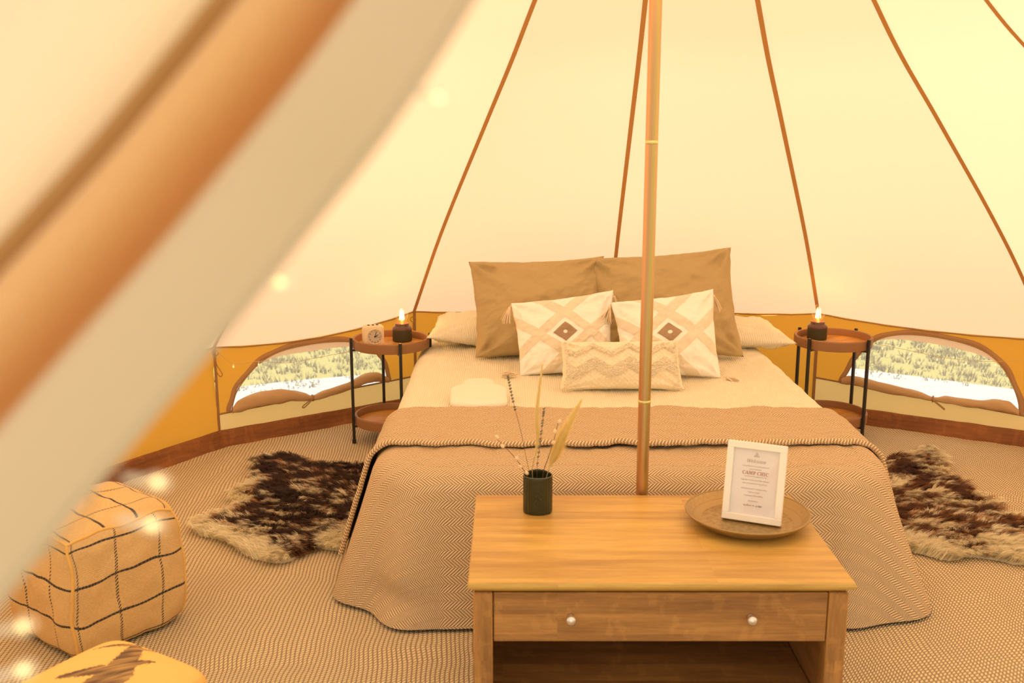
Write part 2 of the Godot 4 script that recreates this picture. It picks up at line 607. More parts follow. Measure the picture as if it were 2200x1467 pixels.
# (tufted band, dark centre, plain) at a point of the cushion face
func diamond(u: float, w: float) -> Vector3:
	var a := absf(u + w)
	var b := absf(u - w)
	var edge := func(q: float) -> float: return smoothstep(0.19, 0.205, q) * (1.0 - smoothstep(0.345, 0.36, q))
	var band: float = maxf(edge.call(a), edge.call(b))
	var m := maxf(a, b)
	var core := (1.0 - smoothstep(0.125, 0.135, m)) * smoothstep(0.018, 0.028, sqrt(u * u + w * w))
	return Vector3(band, core, 0)

# ---------------------------------------------------------------- the tent
# seam: angle (degrees from straight back, clockwise), radius at the ground, height of the hem
const SEAMS := [[-177.0, 2.75, 0.52], [-154.5, 2.72, 0.52], [-132.0, 2.66, 0.52], [-110.0, 2.6, 0.52], [-88.0, 2.54, 0.5], [-65.5, 2.51, 0.48], [-43.5, 2.57, 0.475], [-19.7, 2.645, 0.53], [3.4, 2.655, 0.545], [26.8, 2.66, 0.54], [49.0, 2.80, 0.515], [72.0, 2.85, 0.52], [94.0, 2.85, 0.52], [115.0, 2.82, 0.52], [138.0, 2.8, 0.52], [160.5, 2.78, 0.52], [183.0, 2.75, 0.52]]
const DOOR_FROM := 13   # gores from this seam on, and the first three, are open up to DOOR_H
const DOOR_H := 1.92
# how a seam runs from hem to peak: share of the hem radius, height
const BULGE := {7: 0.09, 9: 0.04, 10: 0.02, 11: -0.04}   # how far a seam swells out near the top
const RISE := [[1.0, 0.53], [0.811, 0.967], [0.552, 1.485], [0.431, 1.719], [0.348, 1.907], [0.16, 2.36], [0.0, 2.745]]

func base_at(k: int) -> Vector3:
	var a := deg_to_rad(SEAMS[k][0])
	return POLE + Vector3(sin(a), 0, -cos(a)) * SEAMS[k][1]

# point of seam k at w (0 hem, 1 peak)
func seam_pt(k: int, w: float) -> Vector3:
	var n := RISE.size() - 1
	var f := w * n
	var i := mini(int(f), n - 1)
	var q := f - i
	var a: Array = RISE[maxi(i - 1, 0)]
	var b: Array = RISE[i]
	var d: Array = RISE[i + 1]
	var e: Array = RISE[mini(i + 2, n)]
	var r := cubic_interpolate(b[0], d[0], a[0], e[0], q)
	var h := cubic_interpolate(b[1], d[1], a[1], e[1], q)
	h += (SEAMS[k][2] - 0.53) * maxf(0.0, 1.0 - w * 4.0)
	var an := deg_to_rad(SEAMS[k][0])
	r *= 1.0 + float(BULGE.get(k, 0.0)) * sin(PI * clampf(w, 0, 1)) * w * 1.4
	var lean := 0.05 * clampf((h - 0.5) / 2.2, 0, 1)
	return Vector3(POLE.x + lean, h, POLE.z) + Vector3(sin(an), 0, -cos(an)) * r * SEAMS[k][1]

func hem_sag(k: int) -> float:
	return 0.045 if k == 6 else 0.022

func door_w() -> float:
	var lo := 0.0
	var hi := 1.0
	for i in 30:
		var m := (lo + hi) / 2
		if seam_pt(0, m).y < DOOR_H: lo = m
		else: hi = m
	return lo

func gore_pt(k: int, s: float, w: float) -> Vector3:
	var p := seam_pt(k, w).lerp(seam_pt(k + 1, w), s)
	p.y -= hem_sag(k) * 4.0 * s * (1.0 - s) * maxf(0.0, 1.0 - w * 5.0)
	return p

func is_door(k: int) -> bool:
	return k >= DOOR_FROM or k < 3

func build_tent() -> void:
	var wd := door_w()
	var roof := structure("ceiling", "cream canvas roof rising in panels to the peak of the tent")
	var wall := structure("wall_back", "ochre canvas side wall round the tent below the cream roof")
	var board := structure("trim_1", "brown groundsheet edge along the foot of the canvas wall")
	for k in 16:
		var lo := wd if is_door(k) else 0.0
		var mb := MB.new()
		mb.grid(8, 24, func(u: float, w: float): return gore_pt(k, u, lerpf(lo, 1.0, w)))
		part("canvas_panel", mb, M.roof, roof)
	for k in 16:
		var lo := wd if (k > DOOR_FROM or k < 3) else 0.0
		# seam tape: a flat strip a little inside the canvas
		var mb := MB.new()
		var an := deg_to_rad(SEAMS[k][0])
		var side := Vector3(cos(an), 0, sin(an))
		mb.grid(2, 40, func(u: float, w: float):
			var ww := lerpf(lo, 0.985, w)
			var p := seam_pt(k, ww)
			var inward := (Vector3(POLE.x, p.y, POLE.z) - p).normalized() * 0.006 - Vector3(0, 0.004, 0)
			return p + inward + side * (u - 0.5) * 0.018)
		part("seam_tape", mb, M.tape, roof)
	var nz := noise(31, 1.0, 2)
	for k in 16:
		if is_door(k): continue
		var a := base_at(k)
		var b := base_at(k + 1)
		var x := (b - a).normalized()
		var ln := a.distance_to(b)
		var inn := Vector3(-x.z, 0, x.x)
		if inn.dot(POLE - a) < 0: inn = -inn
		var ha: float = SEAMS[k][2]
		var hb: float = SEAMS[k + 1][2]
		var hem := func(s: float) -> float: return lerpf(ha, hb, s) - hem_sag(k) * 4.0 * s * (1.0 - s)
		var panel: Node3D
		if k == 6 or k == 9:
			panel = wall_with_window(k, a, x, inn, ln, hem, wall)
		else:
			var mb := MB.new()
			mb.grid(24, 8, func(u: float, w: float):
				var fold := 0.006 * sin(u * 40.0 + w * 5.0) * pow(w, 3.0) + 0.012 * nz.get_noise_2d(u * 3.0 + k * 9.0, w * 2.0)
				return a + x * ln * u + Vector3(0, hem.call(u) * w, 0) + inn * fold)
			panel = part("canvas_panel", mb, M.wall, wall)
		# stitched hem under the roof, and the tape down the seam
		var path := []
		for i in 17:
			path.push_back(a + x * ln * i / 16.0 + Vector3(0, hem.call(i / 16.0) - 0.004 + 0.0015 * sin(i * 2.1), 0) + inn * 0.006)
		var hm := MB.new()
		hm.tube(path, 0.0035, 6)
		part("hem", hm, M.bind, panel)
		var tp := MB.new()
		tp.box(Vector3(-0.008, 0.03, 0.0), Vector3(0.008, hb, 0.003), 0.001)
		var o := part("seam_tape", tp, M.bind, wall)
		o.transform = Transform3D(Basis(x, Vector3.UP, x.cross(Vector3.UP)), b + inn * 0.006)
		# groundsheet edge standing at the foot of the wall
		var bm := MB.new()
		bm.grid(24, 7, func(u: float, w: float):
			var prof := [Vector2(0.004, 0.066), Vector2(0.012, 0.070), Vector2(0.020, 0.064), Vector2(0.026, 0.045), Vector2(0.030, 0.022), Vector2(0.040, 0.006), Vector2(0.060, 0.001), Vector2(0.062, -0.002)]
			var q: Vector2 = prof[roundi((1.0 - w) * 7)]
			var wob: float = 0.006 * nz.get_noise_2d(u * 5.0 + k * 5.0, 20.0)
			return a + x * ln * u + inn * (q.x + wob) + Vector3(0, q.y + wob * 0.6, 0), func(u: float, w: float): return Vector2(u * ln, w * 0.1))
		part("edge_strip", bm, M.board, board)
	toggle(base_at(6) + Vector3(0.015, 0.45, 0.02), wall)
	toggle(base_at(7) + Vector3(0.0, 0.49, 0.03), wall)
	toggle(base_at(9) + Vector3(-0.01, 0.49, 0.03), wall)
	# canvas added unseen behind the viewer to shape light, door edge to arch
	var arch := [Vector3(-1.4, -0.02, 0.9), Vector3(-1.2, 0.8, 0.9), Vector3(-0.8, 1.5, 0.9), Vector3(0.1, 2.0, 0.9), Vector3(0.9, 1.5, 0.9), Vector3(1.3, 0.8, 0.9), Vector3(1.6, -0.02, 0.9)]
	var edge := [base_at(3)]
	for i in 13: edge.push_back(seam_pt(3, wd * i / 12.0))
	for kk in [2, 1, 16, 15, 14]:
		edge.push_back(seam_pt(kk, wd))
	for i in 13: edge.push_back(seam_pt(13, wd * (12 - i) / 12.0))
	edge.push_back(base_at(13))
	var pm := MB.new()
	var cols := []
	for i in edge.size() - 1:
		for q in 4: cols.push_back((edge[i] as Vector3).lerp(edge[i + 1], q / 4.0))
	cols.push_back(edge[-1])
	pm.grid(cols.size() - 1, 10, func(u: float, w: float): return (cols[roundi(u * (cols.size() - 1))] as Vector3).lerp(poly_at(arch, u), w))
	part("added_porch_canvas", pm, M.added_porch, roof, "added unseen canvas behind the viewer, shaping the light from the door")
	# pole of three sleeved tubes
	var pole := thing("tent_pole", "tall metal centre pole standing between the coffee table and the bed", "tent pole", POLE)
	var pz := [[0.0, 0.722, 0.0172], [0.730, 1.442, 0.0172], [1.450, 2.735, 0.0172]]
	for q in pz:
		var mb := MB.new()
		mb.lathe([Vector2(0.001, q[0]), Vector2(q[2] - 0.001, q[0]), Vector2(q[2], q[0] + 0.001), Vector2(q[2], q[1] - 0.001), Vector2(q[2] - 0.001, q[1]), Vector2(0.001, q[1])], 40)
		part("pole_section", mb, M.pole, pole)
	for y in [0.722, 1.442]:
		var mb := MB.new()
		mb.lathe([Vector2(0.0155, y - 0.002), Vector2(0.0179, y), Vector2(0.0183, y + 0.004), Vector2(0.0179, y + 0.008), Vector2(0.0155, y + 0.010)], 40)
		part("joint_ring", mb, M.brightsteel, pole, "bright joint ring of the pole")

func poly_at(p: Array, u: float) -> Vector3:
	var tot := 0.0
	for i in p.size() - 1: tot += p[i].distance_to(p[i + 1])
	var need := u * tot
	for i in p.size() - 1:
		var d: float = p[i].distance_to(p[i + 1])
		if need <= d or i == p.size() - 2: return p[i].lerp(p[i + 1], clampf(need / maxf(d, 1e-6), 0, 1))
		need -= d
	return p[-1]

# ring with a hanging cord loop at a wall seam
func toggle(at: Vector3, wall: Node) -> void:
	var mb := MB.new()
	var ring := []
	for i in 17:
		ring.push_back(at + Vector3(sin(i * TAU / 16) * 0.014, cos(i * TAU / 16) * 0.014, 0.004))
	mb.tube(ring, 0.002, 6, false)
	part("hanging_ring", mb, M.bind, wall)
	var cd := MB.new()
	cd.tube(smooth_curve([at + Vector3(0, -0.014, 0.004), at + Vector3(0.004, -0.05, 0.008), at + Vector3(0.022, -0.085, 0.01), at + Vector3(0.030, -0.10, 0.01), at + Vector3(0.020, -0.112, 0.01), at + Vector3(0.004, -0.09, 0.01), at + Vector3(-0.002, -0.05, 0.008), at + Vector3(0, -0.014, 0.004)], 28), 0.0022, 6)
	part("cord_loop", cd, M.tape, wall)

func wall_with_window(k: int, a: Vector3, x: Vector3, inn: Vector3, ln: float, hem: Callable, wall: Node) -> Node3D:
	var arc: Array
	var s0: Vector2
	var s1: Vector2
	var roll: Array
	var radii: Array
	if k == 6:
		arc = [Vector2(0.055, 0.150), Vector2(0.068, 0.20), Vector2(0.093, 0.258), Vector2(0.155, 0.329), Vector2(0.228, 0.385), Vector2(0.325, 0.422), Vector2(0.45, 0.436), Vector2(0.571, 0.437), Vector2(0.704, 0.422), Vector2(0.80, 0.385), Vector2(0.86, 0.335), Vector2(0.90, 0.265), Vector2(0.925, 0.178)]
		s0 = Vector2(0, 0.147)
		s1 = Vector2(ln, 0.178)
		roll = [Vector2(0.065, 0.160), Vector2(0.11, 0.180), Vector2(0.22, 0.195), Vector2(0.34, 0.192), Vector2(0.42, 0.172), Vector2(0.476, 0.158), Vector2(0.54, 0.166), Vector2(0.66, 0.185), Vector2(0.78, 0.213), Vector2(0.85, 0.208), Vector2(0.905, 0.185)]
		radii = [0.012, 0.024, 0.030, 0.028, 0.020, 0.010, 0.016, 0.018, 0.024, 0.020, 0.012]
	else:
		arc = [Vector2(0.135, 0.186), Vector2(0.150, 0.235), Vector2(0.185, 0.310), Vector2(0.235, 0.385), Vector2(0.300, 0.445), Vector2(0.397, 0.480), Vector2(0.538, 0.488), Vector2(0.698, 0.470), Vector2(0.810, 0.432), Vector2(0.885, 0.368), Vector2(0.940, 0.280), Vector2(0.972, 0.200), Vector2(0.978, 0.140)]
		s0 = Vector2(0, 0.200)
		s1 = Vector2(ln, 0.134)
		roll = [Vector2(0.145, 0.205), Vector2(0.20, 0.215), Vector2(0.30, 0.200), Vector2(0.42, 0.190), Vector2(0.52, 0.180), Vector2(0.585, 0.170), Vector2(0.65, 0.174), Vector2(0.76, 0.172), Vector2(0.86, 0.178), Vector2(0.92, 0.178), Vector2(0.968, 0.155)]
		radii = [0.012, 0.022, 0.022, 0.020, 0.015, 0.009, 0.015, 0.018, 0.022, 0.024, 0.012]
	var curve := []
	for q in smooth_curve(arc.map(func(p): return Vector3(p.x, p.y, 0)), 48):
		curve.push_back(Vector2(q.x, q.y))
	var out := PackedVector2Array([s0])
	out.append_array(PackedVector2Array(curve))
	out.push_back(s1)
	for i in 13:
		var s := 1.0 - i / 12.0
		out.push_back(Vector2(s * ln, hem.call(s)))
	var mb := MB.new()
	mb.poly(out, a, x, Vector3.UP)
	var panel := part("canvas_panel", mb, M.wall, wall)
	var st := MB.new()
	st.grid(16, 3, func(u: float, w: float): return a + x * ln * u + Vector3(0, lerpf(s0.y, s1.y, u) * w, 0) + inn * 0.004 * sin(w * PI))
	part("lower_strip", st, M.strip, panel, "paler strip below the window")
	var sm := MB.new()
	var sp := []
	for i in 13:
		var q := s0.lerp(s1, i / 12.0)
		sp.push_back(a + x * q.x + Vector3(0, q.y, 0) + inn * 0.004)
	sm.tube(sp, 0.0045, 6)
	part("seam_tape", sm, M.bind, panel)
	# the window: pane milky with painted haze, binding with zip, pale inner band, rolled cover tied in the middle
	var win := structure("window_1" if k == 6 else "window_2", "half-moon window with its cover rolled down, " + ("left of the bed" if k == 6 else "right of the bed"))
	var pn := MB.new()
	var pp := PackedVector2Array(curve)
	pn.poly(pp, a - inn * 0.006, x, Vector3.UP)
	part("pane", pn, M.vinyl, win, "plastic pane over grass, bright haze put into its milky tint")
	var bd := MB.new()
	var n := curve.size()
	bd.grid(3, n - 1, func(u: float, w: float):
		var i := roundi(w * (n - 1))
		var d: Vector2 = (curve[mini(i + 1, n - 1)] - curve[maxi(i - 1, 0)]).normalized()
		var nn := Vector2(-d.y, d.x)
		var q: Vector2 = curve[i] + nn * (u - 0.5) * 0.024 + nn * 0.003 * sin(i * 0.9)
		return a + x * q.x + Vector3(0, q.y, 0) + inn * (0.004 + 0.006 * sin(u * PI)))
	part("binding", bd, M.bind, win)
	var zp := MB.new()
	var zpath := []
	for i in n:
		var d: Vector2 = (curve[mini(i + 1, n - 1)] - curve[maxi(i - 1, 0)]).normalized()
		var q: Vector2 = curve[i] - Vector2(-d.y, d.x) * 0.011
		zpath.push_back(a + x * q.x + Vector3(0, q.y, 0) + inn * 0.009)
	zp.tube(zpath, 0.0028, 6)
	part("zip", zp, M.tape, win)
	var pb := MB.new()
	var i0 := int(n * 0.30)
	var i1 := int(n * 0.78)
	pb.grid(2, 24, func(u: float, w: float):
		var i := roundi(lerpf(i0, i1, w))
		var q: Vector2 = curve[i] - Vector2(0, 0.008 + u * 0.040 * sin(w * PI))
		return a + x * q.x + Vector3(0, q.y, 0) - inn * 0.001)
	part("inner_band", pb, M.roof, win, "pale band under the top of the binding")
	var rl := MB.new()
	var rp := smooth_curve(roll.map(func(p): return a + x * p.x + Vector3(0, p.y, 0) + inn * 0.026), 60)
	var nzz := noise(40 + k, 1.0, 2)
	rl.grid(14, 60, func(u: float, w: float):
		var i := roundi(w * 60)
		var f := w * 10.0
		var j := mini(int(f), 9)
		var r := lerpf(radii[j], radii[j + 1], smoothstep(0.0, 1.0, f - j))
		var an: float = u * TAU
		r *= 1.0 + 0.20 * sin(an * 2.0 + w * 14.0) * nzz.get_noise_1d(w * 6.0) + 0.10 * sin(an * 5.0 + w * 30.0)
		var mid: float = exp(-pow((w - 0.5) / 0.06, 2.0))
		r *= 1.0 + 0.12 * mid * sin(an * 7.0)
		return rp[i] + Vector3(0, sin(an) * r * 1.15, 0) + inn * cos(an) * r * 0.8, null, true)
	part("rolled_cover", rl, M.cover, win, "rolled cover tied at the middle")
	var c: Vector3 = rp[30] + inn * 0.012
	var tm := MB.new()
	var rng := []
	for i in 13:
		rng.push_back(rp[30] + Vector3(0, sin(i * TAU / 12) * 0.015, 0) + inn * cos(i * TAU / 12) * 0.014)
	tm.tube(rng, 0.003, 6, false)
	var dirx := -1.0 if k == 6 else 1.0
	if k == 6:
		tm.tube(smooth_curve([c, c + x * -0.02 + Vector3(0, -0.008, 0), c + x * -0.055 + Vector3(0, -0.028, 0), c + x * -0.060 + Vector3(0, -0.038, 0), c + x * -0.048 + Vector3(0, -0.037, 0), c + x * -0.015 + Vector3(0, -0.012, 0), c], 24), 0.0028, 6)
	else:
		tm.tube([c, c + x * 0.02 + Vector3(0, -0.014, 0), c + x * 0.060 + Vector3(0, -0.043, 0)], 0.0045, 6)
	part("tie", tm, M.bind, win, "tie holding the roll")
	return panel

func build_outside() -> void:
	var gm := MB.new()
	gm.grid(40, 40, func(u: float, w: float):
		return Vector3((u - 0.5) * 60.0, -0.06, (w - 0.5) * -60.0 - 3.0), func(u: float, w: float): return Vector2(u, w) * 40.0)
	structure("ground", "green lawn outside the tent", gm, M.lawn)
	var ps := MB.new()  # added pale ring, seen as haze through the panes
	ps.grid(64, 2, func(u: float, w: float):
		var an: float = u * TAU
		var r: float = lerpf(2.2, 3.85 + 0.4 * sin(an) + 0.1 * sin(an * 7.0), w)
		return POLE + Vector3(sin(an) * r, -0.035 - 0.01 * w, -cos(an) * r), func(u: float, w: float): return Vector2(u * 20.0, w), true)
	structure("haze_ring", "added pale ring painting the white haze low in the windows", ps, M.window_haze)
	# grass tufts where the two windows look out
	var bl := MB.new()
	var rng := RandomNumberGenerator.new()
	rng.seed = 5
	for i in 9:
		var an := rng.randf() * TAU
		var d := Vector3(sin(an), 0, cos(an))
		var sd := Vector3(d.z, 0, -d.x) * 0.004
		var h := rng.randf_range(0.018, 0.035)
		var o := d * 0.02
		var f := bl.v.size()
		bl.vert(o - sd); bl.vert(o + sd); bl.vert(o + d * h * 0.25 + Vector3(0, h * 0.6, 0) - sd * 0.7); bl.vert(o + d * h * 0.25 + Vector3(0, h * 0.6, 0) + sd * 0.7); bl.vert(o + d * h * 0.6 + Vector3(0, h, 0))
		bl.tri(f, f + 2, f + 3); bl.tri(f, f + 3, f + 1); bl.tri(f + 2, f + 4, f + 3)
	var mm := MultiMesh.new()
	mm.transform_format = MultiMesh.TRANSFORM_3D
	mm.use_colors = true
	mm.mesh = bl.mesh()
	mm.instance_count = 9000
	for i in 9000:
		var left := i % 2 == 0
		var an := deg_to_rad(rng.randf_range(-60, -5) if left else rng.randf_range(14, 62))
		var r := 3.65 + 0.4 * sin(an) + 4.5 * pow(rng.randf(), 0.75)
		var p := POLE + Vector3(sin(an) * r, -0.06, -cos(an) * r)
		var b := Basis(Vector3.UP, rng.randf() * TAU).scaled(Vector3.ONE * rng.randf_range(0.7, 1.4))
		mm.set_instance_transform(i, Transform3D(b, p))
		mm.set_instance_color(i, Color(0.21, 0.175, 0.035).lerp(Color(0.235, 0.20, 0.055), rng.randf()))
	var gr := MultiMeshInstance3D.new()
	gr.name = "grass"
	gr.multimesh = mm
	gr.material_override = M.blade
	add_child(gr, true)
	tag(gr, "blurred green grass growing outside the two windows", "grass")
	gr.set_meta("kind", "stuff")

func build_floor() -> void:
	var mb := MB.new()
	var nz := noise(61, 0.55, 2)
	mb.grid(96, 40, func(u: float, w: float):
		var f: float = u * 16.0
		var k := mini(int(f), 15)
		var e := base_at(k).lerp(base_at(k + 1), f - k)
		var c := POLE + Vector3(0, 0, 0)
		var p := c.lerp(e, w)
		return Vector3(p.x, 0.0, p.z), func(u: float, w: float):
			var f: float = u * 16.0
			var k := mini(int(f), 15)
			var p := POLE.lerp(base_at(k).lerp(base_at(k + 1), f - k), w)
			var wx := 0.022 * nz.get_noise_2d(p.x * 1.6, p.z * 1.6) + 0.008 * nz.get_noise_2d(p.x * 6.0, p.z * 6.0)
			return Vector2(p.x + wx - p.z * 0.06, p.z + wx) / 0.104, true)
	structure("floor", "woven beige carpet with ribs running away from the door", mb, M.carpet)

# ---------------------------------------------------------------- the bed
const BED_X := 0.38
const BED_A := 0.75      # half width of the flat top
const BED_F := -3.03     # front end of the flat top
const BED_H := 0.455

# cloth laid over the bed: flat coordinates (across, along) to space
func drape(fx: float, fz: float, off: float, wave := 1.0) -> Vector3:
	var sx := signf(fx)
	var dx := maxf(absf(fx) - BED_A, 0.0)
	var dz := maxf(fz - BED_F, 0.0)
	var cx := clampf(fx, -BED_A, BED_A)
	var cz := minf(fz, BED_F)
	var bump := 0.006 * wide.get_noise_2d(fx * 40.0, fz * 40.0) + 0.003 * wide.get_noise_2d(fx * 130.0 + 9.0, fz * 110.0)
	if dx <= 0.0 and dz <= 0.0:
		return Vector3(BED_X + cx, BED_H + off + bump, cz)
	var m := maxf(dx, dz)
	var d := m * pow(pow(dx / m, 5.0) + pow(dz / m, 5.0), 0.2)
	d = minf(d, 0.515)
	var dir := Vector2(pow(dx / m, 3.0) * sx, pow(dz / m, 3.0)).normalized()
	var r := 0.09 + off
	var th := 1.27
	var out: float
	var fall: float
	if d < r * th:
		out = r * sin(d / r)
		fall = r * (1.0 - cos(d / r))
	else:
		var rest := d - r * th
		out = r * sin(th) + rest * cos(th)
		fall = r * (1.0 - cos(th)) + rest * sin(th)
	var corner := 1.0 - absf(absf(dir.angle_to(Vector2(sx, 0))) - PI / 4) / (PI / 4) if dx > 0 and dz > 0 else 0.0
	var f01 := clampf(fall / 0.4, 0, 1)
	var ripple := 0.012 * sin(fz * 8.0 + 1.0) * f01 if dz <= 0 else 0.010 * sin(fx * 7.0 + 0.4) * f01
	if dx > 0 and dz > 0:
		var an := dir.angle()
		ripple = f01 * (-0.060 * corner + 0.022 * sin(an * 13.0 + 0.5 * sx) * corner)
	out += ripple * wave
	var p := Vector3(BED_X + cx + dir.x * out, BED_H + off - fall + bump * (1.0 - f01), cz + dir.y * out)
	p.y = maxf(p.y, 0.010 + off * 0.3 + 0.004 * sin(fx * 9.0) + 0.004)
	return p

# plump cushion between four corners (top left, top right, bottom right, bottom left, seen from the front)
func cushion(q: Array, thick: float, pinch := 0.06, n := 44, sd := 1, relief = null, wr := 1.0) -> MB:
	var mb := MB.new()
	var nz := noise(sd, 1.0, 3)
	var nrm: Vector3 = ((q[1] - q[0]) as Vector3).cross(q[0] - q[3]).normalized()
	var body := func(u: float, w: float, face: float) -> Vector3:
		var uu := 0.5 + (u - 0.5) * (1.0 - pinch * sin(PI * w) + 0.012 * nz.get_noise_2d(w * 4.0, 7.0 * u))
		var ww := 0.5 + (w - 0.5) * (1.0 - pinch * sin(PI * u) + 0.012 * nz.get_noise_2d(u * 4.0, 17.0))
		var p: Vector3 = (q[3] as Vector3).lerp(q[2], uu).lerp((q[0] as Vector3).lerp(q[1], uu), ww)
		var puff := pow(maxf(sin(PI * u), 0.0), 0.55) * pow(maxf(sin(PI * w), 0.0), 0.5) * (1.12 - 0.24 * w)
		var edge := minf(minf(u, 1.0 - u), minf(w, 1.0 - w))
		var crease := 0.010 * nz.get_noise_2d(u * 3.4 + face * 5.0, w * 3.4) + 0.008 * absf(nz.get_noise_2d(u * 7.0, w * 7.0 + 30.0)) * (1.0 - smoothstep(0.0, 0.3, edge))
		for cn: Vector2 in [Vector2(0, 0), Vector2(1, 0), Vector2(0, 1), Vector2(1, 1)]:
			var dv := Vector2(u, w) - cn
			var rr := dv.length()
			if rr > 0.001 and rr < 0.7: crease += 0.014 * sin(9.0 * atan2(absf(dv.y), absf(dv.x)) + sd * 1.7 + cn.x * 2.0 + cn.y) * exp(-pow(rr / 0.26, 2.0)) * smoothstep(0.0, 0.12, rr)
		var h := (thick * 0.5 * puff + crease * wr * smoothstep(0.0, 0.08, edge))
		if relief != null and face > 0.0: h += relief.call(u, w) * smoothstep(0.0, 0.03, edge)
		return p + nrm * h * face
	var f0 := mb.grid(n, n, func(u: float, w: float): return body.call(u, w, 1.0))
	var f1 := mb.grid(n, n, func(u: float, w: float): return body.call(1.0 - u, w, -1.0), func(u: float, w: float): return Vector2(1.0 - u, w))
	for i in n + 1:
		for pair in [[i, n - i], [n * (n + 1) + i, n * (n + 1) + n - i], [i * (n + 1), i * (n + 1) + n], [i * (n + 1) + n, i * (n + 1)]]:
			mb.weld.push_back(f0 + pair[0]); mb.weld.push_back(f1 + pair[1])
	return mb

func tassel(at: Vector3, dir: Vector3, ln: float, sd: int) -> MB:
	var mb := MB.new()
	var rng := RandomNumberGenerator.new()
	rng.seed = sd
	dir = dir.normalized()
	mb.tube([at, at + dir * 0.012], 0.003, 6)
	mb.blob(at + dir * 0.016, Vector3(0.0075, 0.009, 0.0075), 10, 6)
	for i in 26:
		var spread := Vector3(rng.randf_range(-1, 1), rng.randf_range(-0.6, 0.8), rng.randf_range(-1, 1)) * 0.36
		var d2 := (dir + spread).normalized()
		var s := at + dir * 0.018 + spread * 0.012
		var m := s + d2 * ln * 0.5
		var e := s + d2 * ln * rng.randf_range(0.85, 1.1) + Vector3(0, -0.010, 0)
		mb.tube([s, m, e], [0.0022, 0.002, 0.0012], 5)
	return mb

